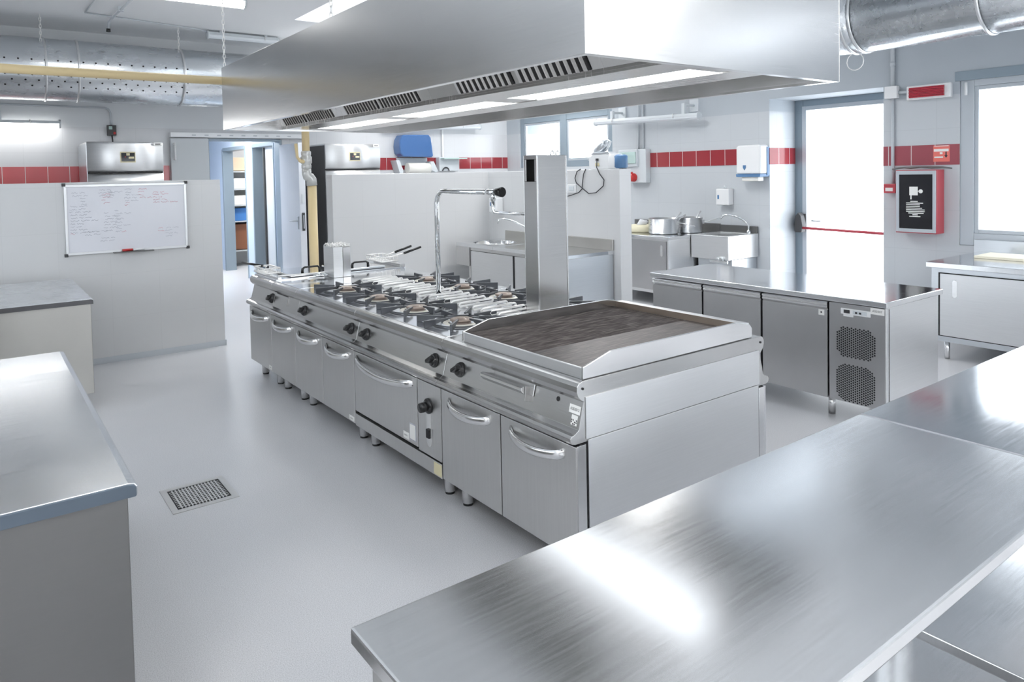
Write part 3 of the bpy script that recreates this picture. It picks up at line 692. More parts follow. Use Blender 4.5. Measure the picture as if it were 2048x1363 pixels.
def chain(lab, x, y, z0, z1, g='hanging chains'):
    m = MB(); n = max(3, int((z1-z0)/.034)); p = (z1-z0)/n
    for i in range(n):
        c = z0 + p*(i+.5); r = p*.68; w = .009
        pts = [(math.cos(a)*w, math.sin(a)*r) for a in [2*PI*k/10 for k in range(10)]]
        m.tube([(x+u, y, c+v) if i % 2 == 0 else (x, y+u, c+v) for u, v in pts], .0028, 5, 0, True)
    o = m.build('chain', 'rod'); return tag(o, lab, 'chain', g)
chain('chain holding the hood corner nearest the doorway', hx0+.01, 6.25, hz1, HC-.002)
chain('chain dropping to the long top edge of the hood, in front of the skylight', hx0+.02, 4.05, hz1, HC-.002)
# ------------------------------------------------------------------ ducts, pipes and lamps under the ceiling
t = thing('air_duct', 'perforated round metal air duct hanging in front of the far wall', 'duct', (.5, 9.62, 2.57))
dy, dz, dr = 9.62, 2.905, .345
def perf(m):
    m.cyl((-2.9, dy, dz), (4.6, dy, dz), dr, 48)
    for k, (an, off) in enumerate(((math.radians(170), 0), (math.radians(197), 0), (math.radians(207), .06), (math.radians(218), 0))):
        for i in range(40):
            x = -1.0 + i*.12 + off
            if x > 2.15: continue
            c = Vector((x, dy + math.cos(an)*(dr+.0015), dz + math.sin(an)*(dr+.0015))); nrm = Vector((0, math.cos(an), math.sin(an)))
            u = Vector((1,0,0)); w = nrm.cross(u)
            m.add([c + (u*math.cos(q) + w*math.sin(q))*.010 for q in [2*PI*j/8 for j in range(8)]], [tuple(range(8))], 1)
part('pipe', ['duct_steel', 'gap'], t, perf)
for x in (.69, 1.0, 2.09, 3.3): part('band', 'alu', t, lambda m: m.lathe([(dr+.001,-.012),(dr+.012,-.010),(dr+.012,.010),(dr+.001,.012)], (x, dy, dz), 48, 0, (1,0,0)))
chain('short chain holding the air duct, above its leftmost band', .66, dy-.20, dz+.278, HC-.002)
chain('short chain holding the air duct, above the band beside the hood', 2.06, dy-.20, dz+.278, HC-.002)

t = thing('exhaust_duct', 'smooth round metal exhaust duct running above the window and emergency door', 'duct', (6.3, 1.5, 2.63))
ex, ez, er = 6.28, 2.945, .305
part('pipe', 'duct_steel', t, lambda m: m.cyl((ex, -2.9, ez), (ex, 3.25, ez), er, 48))
part('elbow', 'duct_steel', t, lambda m: m.tube([(ex, 3.25, ez)] + [(ex-.42+.42*math.cos(a), 3.25+.42*math.sin(a), ez) for a in [PI/2*i/4 for i in range(1, 5)]] + [(4.6, 3.67, ez), (3.2, 3.67, ez)], er, 40))
for y in (2.25, 3.22, 3.30, .7): part('band', 'alu', t, lambda m: m.lathe([(er+.001,-.012),(er+.014,-.010),(er+.014,.010),(er+.001,.012)], (ex, y, ez), 48, 0, (0,1,0)))
part('wire_loop', 'rod', t, lambda m: m.tube(arc((ex-.03, 3.30, ez-er-.075), .075, 0, 2*PI, 16, 'yz')[:-1], .004, 6, 0, True))

t = thing('gas_pipe', 'yellow gas pipe with a grey valve dropping behind the far end of the island', 'pipe', (2.45, 6.38, 0))
py = 6.38
part('upper_run', 'yellow', t, lambda m: (m.cyl((-2.95, py, 2.475), (2.42, py, 2.475), .034, 16), m.tube([(2.40, py, 2.475), (2.428, py, 2.467), (2.438, py, 2.44), (2.438, py, 1.86)], .034, 16)))
part('lower_run', 'yellow', t, lambda m: m.cyl((2.485, py, .004), (2.485, py, 1.58), .041, 18))
part('valve', 'pipegrey', t, lambda m: (m.lathe([(.036,1.72),(.044,1.73),(.044,1.76),(.038,1.765),(.050,1.775),(.050,1.83),(.040,1.84),(.044,1.85),(.044,1.88),(.034,1.885)], (2.438, py, 0), 16),
     m.tube([(2.438, py, 1.72), (2.438, py, 1.68), (2.446, py, 1.655), (2.465, py, 1.645), (2.48, py, 1.625), (2.485, py, 1.57)], [.042,.042,.044,.046,.047,.047], 16)))
part('lever', 'yellow', t, lambda m: m.tube([(2.42, py-.02, 1.785), (2.37, py-.03, 1.795), (2.345, py-.03, 1.83), (2.335, py-.03, 1.95)], [.020,.016,.013,.015], 10))

def tube_lamp(lab, a, b, mat, hang=None, r=.05, group='fluorescent lamps'):
    """weatherproof fluorescent lamp between two points"""
    a, b = Vector(a), Vector(b); d = (b-a).normalized(); t = thing('strip_lamp', lab, 'lamp', tuple((a+b)/2 - Vector((0,0,r))), group)
    sd = Vector((0,0,1)).cross(d)
    def ext(m, prof):
        vs = [p + sd*u + Vector((0,0,v)) for p in (a, b) for u, v in prof]; n = len(prof)
        m.add(vs, [(i, (i+1) % n, (i+1) % n+n, i+n) for i in range(n)] + [tuple(range(n-1,-1,-1)), tuple(range(n, 2*n))])
    part('housing', 'lampbody', t, lambda m: ext(m, [(-r, 0), (r, 0), (r*.8, r*.7), (-r*.8, r*.7)]))
    part('cover', mat, t, lambda m: ext(m, [(-r*.95, -.001), (-r*.85, -r*.5), (-r*.4, -r*.85), (r*.4, -r*.85), (r*.85, -r*.5), (r*.95, -.001)][::-1]))
    part('end_cap', 'lampbody', t, lambda m: [m.tube([p - d*.004*k, p + d*.018*k], r*1.02, 12) for p, k in ((a, -1), (b, 1))])
    part('clip', 'alu', t, lambda m: [m.tube([a+(b-a)*f + sd*r*1.1 + Vector((0,0,-.015)), a+(b-a)*f + sd*r*1.1 + Vector((0,0,r*.8)), a+(b-a)*f - sd*r*1.1 + Vector((0,0,r*.8)), a+(b-a)*f - sd*r*1.1 + Vector((0,0,-.015))], .006, 6) for f in (.2, .8)])
    for hg in (hang or ()): part('bracket', 'lampbody', t, hg)
    return t
tube_lamp('lit fluorescent lamp on the ceiling beside the hood chain', (.55, 7.45, 3.41), (2.25, 7.45, 3.41), 'lamp_on', [lambda m, x=x: m.box(x-.03, x+.03, 7.42, 7.48, 3.44, HC) for x in (.9, 1.9)], .07)
tube_lamp('unlit fluorescent lamp on the ceiling above the perforated duct, by the hood', (2.40, 9.4, 3.42), (3.25, 9.4, 3.42), 'lamp_off', [lambda m, x=x: m.box(x-.02, x+.02, 9.38, 9.42, 3.44, HC) for x in (2.55, 3.1)])
tube_lamp('lit fluorescent lamp on the far wall above the red tiles', (-.6, 10.17, 2.34), (.86, 10.17, 2.34), 'lamp_on', [lambda m: m.box(.24, .30, 10.18, 10.2995, 2.36, 2.48)], .05)
tube_lamp('unlit fluorescent lamp on the far wall above the blue towel dispenser', (5.15, 10.17, 2.40), (6.93, 10.17, 2.44), 'lamp_off', [lambda m: m.box(6.0, 6.1, 10.18, 10.2995, 2.43, 2.47)])
tube_lamp('unlit fluorescent lamp on arms between the small window and the emergency door', (7.38, 5.92, 2.325), (7.38, 7.78, 2.36), 'lamp_off',
          [lambda m, y=y: (m.box(7.36, 7.40, y-.025, y+.025, 2.36, 2.50), m.tube([(7.38, y, 2.48), (7.5995, y, 2.48)], .016, 8), m.box(7.575, 7.5995, y-.07, y+.07, 2.40, 2.56)) for y in (6.15, 7.45)])
t = thing('switch_box', 'green and black plug switch on the far wall, with a cord to the freezer below', 'switch', (1.42, 10.28, 2.2))
part('box', ['dark', 'redplastic', 'green'], t, lambda m: (m.box(1.375, 1.475, 10.235, 10.298, 2.215, 2.345), m.box(1.44, 1.465, 10.228, 10.236, 2.23, 2.26, 1), m.box(1.39, 1.43, 10.228, 10.236, 2.29, 2.33, 2)), .006)
part('cord', 'ink', t, lambda m: m.tube([(1.425, 10.25, 2.215), (1.432, 10.26, 2.16), (1.435, 10.27, 2.06)], .008, 8))
m = MB().tube([(-2.9, 10.285, 2.585), (1.36, 10.285, 2.56), (1.40, 10.285, 2.545), (1.42, 10.285, 2.50), (1.425, 10.285, 2.346)], .011, 8)
tag(m.build('cable_conduit', 'conduit'), 'thin grey conduit running along the far wall to the switch above the freezer', 'conduit')
m = MB().tube([(1.06, 8.0, 3.468), (1.05, 9.05, 3.468), (2.28, 9.35, 3.468), (2.40, 9.4, 3.45)], .008, 8)
tag(m.build('cable_conduit', 'conduit'), 'thin conduit on the ceiling leading to the unlit lamp by the hood', 'conduit')
m = MB().tube([(1.35, 7.6, 3.445), (1.31, 9.1, 3.445), (1.30, 9.25, 3.43), (1.30, 9.30, 3.36)], .013, 8).box(1.32, 1.37, 7.78, 7.82, 3.43, HC).box(1.30, 1.35, 8.58, 8.62, 3.43, HC).cyl((1.30, 9.30, 3.365), (1.30, 9.30, 3.33), .022, 10, 1)
tag(m.build('cable_conduit', ['conduit', 'black']), 'grey ceiling conduit ending in a black cap above the perforated duct', 'conduit')

# ------------------------------------------------------------------ left side: counters, whiteboard
t = thing('counter', 'worn stainless counter at the left edge, nearest the floor drain', 'counter', (-.5, 3.06, 0), 'stainless counters on the left')
part('worktop', 'worn_steel', t, lambda m: (m.prism([(-1.4,.85),(.300,.85),(.316,.846),(.322,.838),(.322,.815),(.318,.812),(-1.4,.812)], 2.126, 4.005, 'y')), .002)
part('front_edge', 'dim_reflection_tarnish', t, lambda m: m.prism([(-1.4,.847),(.300,.847),(.314,.844),(.319,.837),(.319,.815),(.316,.812),(-1.4,.812)], 2.120, 2.127, 'y'), .001)  # tarnish with a dim reflection painted in
part('cabinet', ['counter_panel', 'counter_grey'], t, lambda m: (m.box(-1.38, .298, 2.160, 3.98, .12, .811), m.box(-1.38, .302, 2.150, 2.160, .06, .811, 1)), .003)
for x in (-1.3, .22):
    for y in (2.26, 3.9): part('foot', 'bright_steel', t, lambda m: m.cyl((x, y, .002), (x, y, .13), .028))
t = thing('counter', 'grey topped stainless counter standing against the whiteboard partition', 'counter', (-.5, 6.5, 0), 'stainless counters on the left')
part('worktop', 'dull_steel', t, lambda m: (m.prism([(-1.6,.822),(.640,.822),(.652,.818),(.656,.810),(.656,.788),(-1.6,.788)], 5.834, 7.21, 'y')), .002)
part('front_edge', 'dim_reflection', t, lambda m: m.prism([(-1.6,.820),(.638,.820),(.650,.816),(.653,.809),(.653,.788),(-1.6,.788)], 5.828, 5.835, 'y'), .001)  # dim reflection painted as dark steel
part('cabinet', 'counter_panel', t, lambda m: m.box(-1.58, .640, 5.855, 7.19, .15, .787), .003)
for x in (-1.5, .45):
    for y in (6.1, 7.0): part('foot', 'bright_steel', t, lambda m: m.cyl((x, y, .002), (x, y, .16), .026))

t = thing('whiteboard', 'whiteboard covered in faint handwriting on the left partition', 'whiteboard', (1.136, 7.41, .99))
wx0, wx1, wz0, wz1, wy = .638, 1.634, 1.002, 1.622, 7.400
bx('panel', 'board', t, wx0+.01, wx1-.01, wy-.004, 7.411, wz0+.01, wz1-.01, 0)
part('frame', 'alu', t, lambda m: (m.box(wx0, wx1, wy-.012, 7.4115, wz0, wz0+.022), m.box(wx0, wx1, wy-.012, 7.4115, wz1-.022, wz1), m.box(wx0, wx0+.02, wy-.012, 7.4115, wz0+.022, wz1-.022), m.box(wx1-.02, wx1, wy-.012, 7.4115, wz0+.022, wz1-.022)), .002)
for x, z in ((wx0, wz0), (wx1, wz0), (wx0, wz1), (wx1, wz1)): bx('corner_cap', 'dark', t, x-.014, x+.014, wy-.015, 7.4112, z-.014, z+.014, .003)
def scrawl(m):
    def word(x, z, w, h, mi):
        n = max(4, int(w/.006)); p = [(x+w*i/n, z + h*random.uniform(-.5, .5)) for i in range(n+1)]
        th = .0016
        for (xa, za), (xb, zb) in zip(p, p[1:]):
            L = math.hypot(xb-xa, zb-za) or 1; ux, uz = -(zb-za)/L*th, (xb-xa)/L*th
            m.quad([(xa-ux, wy-.0055, za-uz), (xb-ux, wy-.0055, zb-uz), (xb+ux, wy-.0055, zb+uz), (xa+ux, wy-.0055, za+uz)], mi)
    def block(x, z, rows, cols, mi, dz=.026, ragged=.3):
        for r in range(rows):
            xx = x + random.uniform(0, .02)
            for c in range(random.randint(max(1, cols-1), cols)):
                w = random.uniform(.03, .07); word(xx, z-r*dz, w, .013, mi); xx += w+.015
    block(.69, 1.55, 2, 3, 0); block(.75, 1.50, 3, 1, 0); block(.665, 1.43, 2, 2, 0)
    block(.89, 1.57, 3, 2, 0); block(.92, 1.53, 4, 1, 1); block(.97, 1.55, 3, 2, 0)
    block(1.10, 1.57, 5, 2, 0); block(1.22, 1.57, 4, 2, 1); block(1.33, 1.54, 5, 3, 1, .024); block(1.10, 1.45, 2, 1, 1)
    block(.665, 1.38, 5, 3, 0); block(.665, 1.25, 3, 3, 0); block(.67, 1.19, 1, 1, 1); block(.77, 1.20, 2, 3, 0); block(.93, 1.36, 7, 2, 0); block(1.02, 1.38, 8, 2, 0, .027); block(.90, 1.14, 2, 2, 0)
    block(1.06, 1.19, 1, 1, 1); block(1.37, 1.20, 2, 1, 1); block(1.43, 1.20, 4, 2, 0)
part('handwriting', ['greyink', 'redink'], t, scrawl)
bx('pen_tray', 'counter_grey', t, 1.0, 1.33, wy-.06, wy-.012, .996, 1.006, .002)
m = MB().cyl((1.07, wy-.035, 1.018), (1.155, wy-.035, 1.018), .011, 10); tag(m.build('marker_pen', 'redplastic'), 'red marker lying in the whiteboard tray', 'marker', 'whiteboard markers')
m = MB().cyl((1.16, wy-.035, 1.018), (1.25, wy-.035, 1.018), .011, 10); tag(m.build('marker_pen', 'white'), 'white marker lying in the whiteboard tray', 'marker', 'whiteboard markers')

# floor drain
t = thing('floor_drain', 'square stainless drain grate set in the grey floor', 'drain', (.89, 3.99, 0))
dx0, dx1, dy0, dy1 = .731, 1.050, 3.822, 4.156
part('frame', 'door_steel', t, lambda m: (m.box(dx0, dx1, dy0, dy0+.035, .0005, .004), m.box(dx0, dx1, dy1-.035, dy1, .0005, .004), m.box(dx0, dx0+.03, dy0+.035, dy1-.035, .0005, .004), m.box(dx1-.03, dx1, dy0+.035, dy1-.035, .0005, .004)))
part('well', 'gap', t, lambda m: m.box(dx0+.03, dx1-.03, dy0+.035, dy1-.035, .0003, .001))
def grate(m):
    nx, ny = 15, 11
    for i in range(1, nx): x = dx0+.036+(dx1-dx0-.072)*i/nx; m.box(x-.0035, x+.0035, dy0+.04, dy1-.04, .0015, .004)
    for i in range(1, ny): y = dy0+.04+(dy1-dy0-.08)*i/ny; m.box(dx0+.036, dx1-.036, y-.004, y+.004, .0015, .0038)
part('grate', 'door_steel', t, grate)

# ------------------------------------------------------------------ freezers at the far wall
def freezer(lab, x0, x1, sidemat):
    t = thing('upright_freezer', lab, 'freezer', ((x0+x1)/2, 9.85, 0), 'upright freezers')
    part('cabinet', ['side_steel', sidemat], t, lambda m: (m.box(x0+.012, x1, 9.49, 10.24, .1, 2.10), m.box(x0, x0+.012, 9.49, 10.24, .1, 2.08, 1)), .004)
    def bow(z0, z1, d):
        def f(m):
            n = 14; pr = []
            for i in range(n+1): t_ = i/n; pr.append((9.475 - d*math.sin(PI*t_)**.8, z0+(z1-z0)*t_))
            m.prism(pr + [(9.49, z1), (9.49, z0)], x0+.004, x1-.004, 'x', 0, True)
        return f
    part('top_panel', 'side_steel', t, bow(1.752, 2.098, .016))
    d = part('door', 'side_steel', t, bow(.12, 1.735, .012)); part('seal', 'gap', t, lambda m: m.box(x0+.01, x1-.01, 9.472, 9.489, 1.736, 1.751))
    w = x1-x0
    part('display_sticker', ['smokeglass', 'yellow_sticker', 'goodsgreen', 'redplastic'], t, lambda m: (m.box(x0+w*.42, x0+w*.62, 9.452, 9.456, 1.86, 1.985, 1), m.box(x0+w*.435, x0+w*.61, 9.4505, 9.452, 1.872, 1.973, 0),
          m.box(x0+w*.50, x0+w*.545, 9.4495, 9.4505, 1.94, 1.968, 1), m.box(x0+w*.53, x0+w*.60, 9.4495, 9.4505, 1.905, 1.928, 1), m.box(x0+w*.48, x0+w*.495, 9.4495, 9.4505, 1.92, 1.93, 3)))
    part('label_plate', ['sticker', 'ink'], t, lambda m: (m.box(x0+w*.87, x0+w*.98, 9.464, 9.468, 2.06, 2.096), m.box(x0+w*.89, x0+w*.96, 9.4635, 9.4642, 2.072, 2.082, 1)))
    for x in (x0+.08, x1-.08):
        for y in (9.56, 10.15): part('foot', 'bright_steel', t, lambda m: m.cyl((x, y, .002), (x, y, .11), .025))
freezer('stainless upright freezer behind the whiteboard partition', 1.052, 1.855, 'steelpale')
freezer('stainless upright freezer with a dark side, behind the corner partition', 3.885, 4.715, 'dark')

# storeroom shelf glimpsed through the corridor
t = thing('storage_rack', 'metal storage rack glimpsed through the corridor doorway', 'shelf', (4.2, 14.0, 0))
for x in (3.86, 5.2):
    for y in (13.9, 14.3): part('post', 'dark', t, lambda m: m.box(x-.015, x+.015, y-.015, y+.015, .002, 2.1))
for z in (.30, .85, 1.15, 1.45, 1.78): part('shelf', 'greypaint', t, lambda m: m.box(3.85, 5.21, 13.88, 14.32, z-.02, z))
G = 'goods on the storage rack'
def good(x, z, w, h, mat, lab, cat): tag(MB().box(x, x+w, 13.95, 14.25, z+.001, z+h).build('storage_box', mat, None, .01), lab, cat, G)
good(3.9, .85, .5, .24, 'goodsblue', 'blue wrapped bottle pack on the storage rack', 'package'); good(3.9, 1.15, .3, .18, 'paper', 'white box on the storage rack, above the blue pack', 'box')
good(4.22, 1.15, .3, .14, 'goodsgreen', 'green box on the storage rack', 'box'); good(3.9, 1.45, .45, .2, 'film', 'grey box on the storage rack, upper shelf', 'box')
good(3.9, .31, .28, .48, 'brown', 'brown leather bag on the lowest rack shelf', 'bag'); good(4.2, .31, .4, .50, 'ink', 'black bag on the lowest rack shelf', 'bag'); good(3.9, 1.79, .5, .25, 'card', 'cardboard box on top of the storage rack', 'box')

def plate_hole(m, x0, x1, y0, y1, z0, z1, cx, cy, rx, ry, n=32, mi=0):
    ring = [(cx+rx*math.cos(2*PI*i/n), cy+ry*math.sin(2*PI*i/n)) for i in range(n)]
    def edge(p):
        dx, dy_ = p[0]-cx, p[1]-cy; k = min((((x1 if dx > 0 else x0)-cx)/dx) if abs(dx) > 1e-9 else 9e9, (((y1 if dy_ > 0 else y0)-cy)/dy_) if abs(dy_) > 1e-9 else 9e9)
        return (cx+dx*k, cy+dy_*k)
    out = [edge(p) for p in ring]
    for c in ((x0,y0),(x1,y0),(x1,y1),(x0,y1)):
        i = min(range(n), key=lambda k: (out[k][0]-c[0])**2+(out[k][1]-c[1])**2); out[i] = c
    vs = [(*p, z1) for p in ring] + [(*p, z1) for p in out] + [(*p, z0) for p in ring] + [(*p, z0) for p in out]; fs = []
    for i in range(n):
        j = (i+1) % n; fs += [(i, i+n, j+n, j), (i+n, i+3*n, j+3*n, j+n), (i+2*n, j+2*n, j+3*n, i+3*n), (j, j+2*n, i+2*n, i)]
    m.add(vs, fs, mi)
# ------------------------------------------------------------------ sink counter on the corner partition
t = thing('sink_counter', 'stainless sink counter with sliding doors along the corner partition', 'sink', (4.8, 6.15, 0))
part('worktop', 'top_steel', t, lambda m: (m.box(4.498, 5.128, 5.178, 6.40, .815, .852), plate_hole(m, 4.498, 5.128, 6.40, 7.14, .815, .856, 4.80, 6.78, .235, .27)), .003)
part('basin', 'bright_steel', t, lambda m: m.lathe([(.268,.850),(.262,.80),(.235,.68),(.18,.65),(.03,.645),(0,.645)], (4.80, 6.78, 0), 32))
part('backsplash', 'counter_panel', t, lambda m: m.box(5.108, 5.128, 5.178, 7.0, .852, .962), .003)
part('sink_apron', 'door_steel', t, lambda m: m.box(4.500, 4.512, 6.87, 7.138, .60, .815), .003)
part('carcass', ['door_steel', 'steelpale'], t, lambda m: (m.box(4.53, 5.12, 5.195, 6.40, .14, .813), m.box(4.53, 5.12, 5.185, 5.195, .10, .813, 1), m.box(4.515, 4.53, 6.86, 6.90, .1, .813), m.box(4.515, 4.53, 5.185, 6.86, .78, .813)), .002)
bx('sliding_door', 'side_steel', t, 4.512, 4.524, 6.06, 6.85, .16, .775, .002); bx('sliding_door', 'side_steel', t, 4.516, 4.528, 5.20, 6.03, .16, .775, .002)
part('door_gap', 'gap', t, lambda m: (m.box(4.514, 4.527, 6.03, 6.06, .16, .775), m.box(4.517, 4.53, 6.85, 6.858, .16, .775)))
for y in (5.25, 6.8):
    for x in (4.58, 5.06): part('leg', 'bright_steel', t, lambda m: m.cyl((x, y, .002), (x, y, .14), .02))
t = thing('swan_neck_tap', 'chrome swan neck tap over the sink on the corner partition', 'tap', (5.07, 6.5, .85), 'swan neck taps')
part('spout', 'chrome', t, lambda m: m.tube([(5.08, 6.43, .857), (5.08, 6.43, .95)] + [(5.08-.15*math.sin(a)*1.0-.03*(1-math.cos(a)), 6.43+.52*(1-math.cos(a))/1.7, .95+.17*math.sin(a)) for a in [i*PI*.6/10 for i in range(1, 11)]] + [(4.90, 6.85, 1.06)], .011, 10))
part('base', 'chrome', t, lambda m: m.lathe([(.026,.857),(.026,.87),(.016,.885)], (5.08, 6.43, 0), 14))
t = thing('soap_dispenser', 'white soap dispenser on the corner partition above the sink', 'dispenser', (5.09, 7.15, 1.17), 'wall soap dispensers')
part('box', 'white', t, lambda m: m.box(5.02, 5.128, 7.05, 7.20, 1.175, 1.355), .012); part('window', 'bluetrim', t, lambda m: m.box(5.018, 5.021, 7.155, 7.175, 1.255, 1.30))
t = thing('wall_socket', 'white wall socket on the corner partition beneath the food processor', 'socket', (5.12, 5.79, 1.43))
part('plate', 'white', t, lambda m: m.box(5.121, 5.1295, 5.73, 5.87, 1.425, 1.515), .004); part('socket_insert', 'lampbody', t, lambda m: m.box(5.117, 5.122, 5.76, 5.84, 1.445, 1.495), .002)
# vegetable cutter on top of the partition
t = thing('food_processor', 'white and silver vegetable cutting machine on top of the corner partition', 'appliance', (5.21, 5.4, 1.668))
part('body', ['white', 'alu', 'ink', 'yellow_sticker'], t, lambda m: (m.prism([(5.20,1.672),(5.52,1.672),(5.545,1.70),(5.545,1.79),(5.50,1.815),(5.20,1.815)], 5.145, 5.265, 'x', 0), m.lathe([(.0,.0),(.072,.0),(.075,.1),(.065,.15),(0,.15)], (5.205, 5.22, 1.672), 24, 0),
     m.box(5.138, 5.146, 5.40, 5.44, 1.755, 1.78, 2), m.box(5.140, 5.146, 5.39, 5.45, 1.70, 1.735, 3), m.box(5.15, 5.26, 5.12, 5.56, 1.669, 1.674, 1)), .006)
part('blue_guard', 'bluetrim', t, lambda m: m.lathe([(.055,0),(.070,.01),(.070,.12),(.05,.135),(0,.136)], (5.215, 5.155, 1.676), 20, 0))
part('feed_hopper', 'steelpale', t, lambda m: (m.prism([(5.24,1.816),(5.53,1.816),(5.49,1.845),(5.27,1.845)], 5.15, 5.255, 'x'), m.tube([(5.205, 5.48, 1.84), (5.205, 5.42, 1.89), (5.205, 5.36, 1.935)], [.05,.055,.045], 14)), .004)
part('pusher_handle', 'lampbody', t, lambda m: m.tube([(5.205, 5.47, 1.85), (5.205, 5.40, 1.945), (5.205, 5.33, 1.965), (5.205, 5.285, 1.945), (5.205, 5.31, 1.90), (5.205, 5.36, 1.86)], .012, 8))
part('knob', 'lampbody', t, lambda m: m.tube([(5.19, 5.54, 1.78), (5.19, 5.60, 1.785)], [.018, .022], 10))
part('cord', 'ink', t, lambda m: (m.tube([(5.138, 5.42, 1.76), (5.115, 5.40, 1.69), (5.118, 5.36, 1.62), (5.12, 5.30, 1.56), (5.12, 5.31, 1.50), (5.12, 5.42, 1.43), (5.12, 5.53, 1.42), (5.12, 5.62, 1.47), (5.12, 5.72, 1.53), (5.12, 5.74, 1.58), (5.115, 5.70, 1.65), (5.13, 5.66, 1.675)], .005, 6),
     m.tube([(5.13, 5.58, 1.675), (5.115, 5.60, 1.62), (5.12, 5.625, 1.52), (5.12, 5.63, 1.47), (5.12, 5.68, 1.43), (5.12, 5.80, 1.40), (5.12, 5.95, 1.37)], .005, 6)))

# ------------------------------------------------------------------ far wall fittings right of the doorway
t = thing('towel_roll_dispenser', 'translucent blue paper towel dispenser high on the far wall', 'dispenser', (5.7, 10.2, 1.93))
part('cover', 'blue', t, lambda m: m.prism([(5.42,2.28),(5.37,2.20),(5.355,2.10),(5.37,1.99),(5.42,1.935),(5.94,1.925),(5.965,1.95),(5.95,2.10),(5.925,2.24),(5.89,2.285)], 10.08, 10.297, 'y'), .03)
t = thing('paper_roll_holder', 'white paper roll on a grey holder below the blue dispenser', 'dispenser', (5.75, 10.2, 1.7))
part('bracket', 'lampbody', t, lambda m: (m.prism([(5.30,1.88),(5.36,1.88),(5.42,1.74),(5.42,1.68),(5.36,1.68)], 10.1, 10.3, 'y'), m.prism([(5.98,1.86),(5.92,1.86),(5.93,1.72),(6.02,1.68),(6.06,1.70)], 10.1, 10.3, 'y'), m.box(5.40, 5.95, 10.26, 10.297, 1.80, 1.92)), .006)
part('paper_roll', 'paper', t, lambda m: m.cyl((5.53, 10.17, 1.755), (5.93, 10.17, 1.755), .085, 24))
t = thing('fuse_box', 'small grey fuse box with greenish flap beside the paper roll on the far wall', 'box', (6.33, 10.25, 1.7))
part('box', 'lampbody', t, lambda m: m.box(6.13, 6.51, 10.18, 10.2995, 1.70, 1.93), .006); part('flap', 'green', t, lambda m: m.box(6.15, 6.60, 10.06, 10.18, 1.895, 1.912), .003); part('cable', 'ink', t, lambda m: m.tube(arc((6.24, 10.16, 1.70), .06, 0, PI, 10), .010, 6))
m = MB().box(6.245, 6.275, 10.27, 10.297, 1.931, 2.40); tag(m.build('cable_trunking', 'white'), 'white vertical cable trunking on the far wall above the fuse box', 'conduit')

# ------------------------------------------------------------------ right wall fittings
t = thing('distribution_panel', 'grey electric panel with green cover and coloured sockets on the window wall', 'panel', (7.5, 7.17, 1.47))
part('box', 'lampbody', t, lambda m: (m.box(7.50, 7.597, 6.93, 7.30, 1.475, 1.945), m.box(7.47, 7.597, 7.07, 7.43, 1.70, 1.945)), .008)
part('clear_cover', 'green', t, lambda m: m.box(7.455, 7.472, 7.09, 7.41, 1.745, 1.91), .006)
part('socket', 'redplastic', t, lambda m: (m.lathe([(.06,0),(.056,.05),(.04,.07),(0,.072)], (7.50, 7.155, 1.55), 18, 0, (-1,0,0)), m.box(7.44, 7.46, 7.14, 7.165, 1.59, 1.63)))
part('socket', 'bluetrim', t, lambda m: m.lathe([(.05,0),(.046,.05),(.03,.07),(0,.072)], (7.50, 7.285, 1.55), 18, 0, (-1,0,0)))
m = MB().cyl((7.582, 7.135, 1.946), (7.582, 7.135, HC-.01), .010, 8); tag(m.build('cable_conduit', 'conduit'), 'thin vertical conduit above the electric panel, farther of two', 'conduit')
m = MB().cyl((7.582, 7.05, 1.946), (7.582, 7.05, HC-.01), .013, 8); tag(m.build('cable_conduit', 'conduit'), 'thick vertical conduit above the electric panel, nearer of two', 'conduit')
t = thing('towel_dispenser', 'white folded towel dispenser with blue trim beside the door recess', 'dispenser', (7.5, 5.2, 1.5))
part('case', 'white', t, lambda m: m.prism([(5.06,1.58),(5.395,1.58),(5.395,1.90),(5.375,1.925),(5.075,1.925),(5.06,1.90)], 7.42, 7.5995, 'x'), .02)
part('trim_band', 'bluetrim', t, lambda m: (m.prism([(5.062,1.545),(5.39,1.545),(5.395,1.58),(5.058,1.58)], 7.415, 7.597, 'x'), m.box(7.55, 7.597, 5.053, 5.0605, 1.56, 1.90)), .004)
part('lock_badge', 'bluetrim', t, lambda m: m.prism([(5.255,1.655),(5.275,1.625),(5.295,1.655),(5.295,1.685),(5.255,1.685)], 7.415, 7.421, 'x'))
part('towel', 'paper', t, lambda m: m.box(7.44, 7.55, 5.10, 5.33, 1.495, 1.55), .01)
t = thing('soap_dispenser', 'white soap dispenser on the window wall above the small sink', 'dispenser', (7.55, 5.65, 1.18), 'wall soap dispensers')
part('box', 'white', t, lambda m: m.box(7.49, 7.597, 5.56, 5.75, 1.195, 1.40), .012); part('window', 'bluetrim', t, lambda m: m.box(7.487, 7.491, 5.70, 5.725, 1.27, 1.32)); part('lock', 'lampbody', t, lambda m: m.cyl((7.55, 5.655, 1.40), (7.55, 5.655, 1.44), .014, 10))
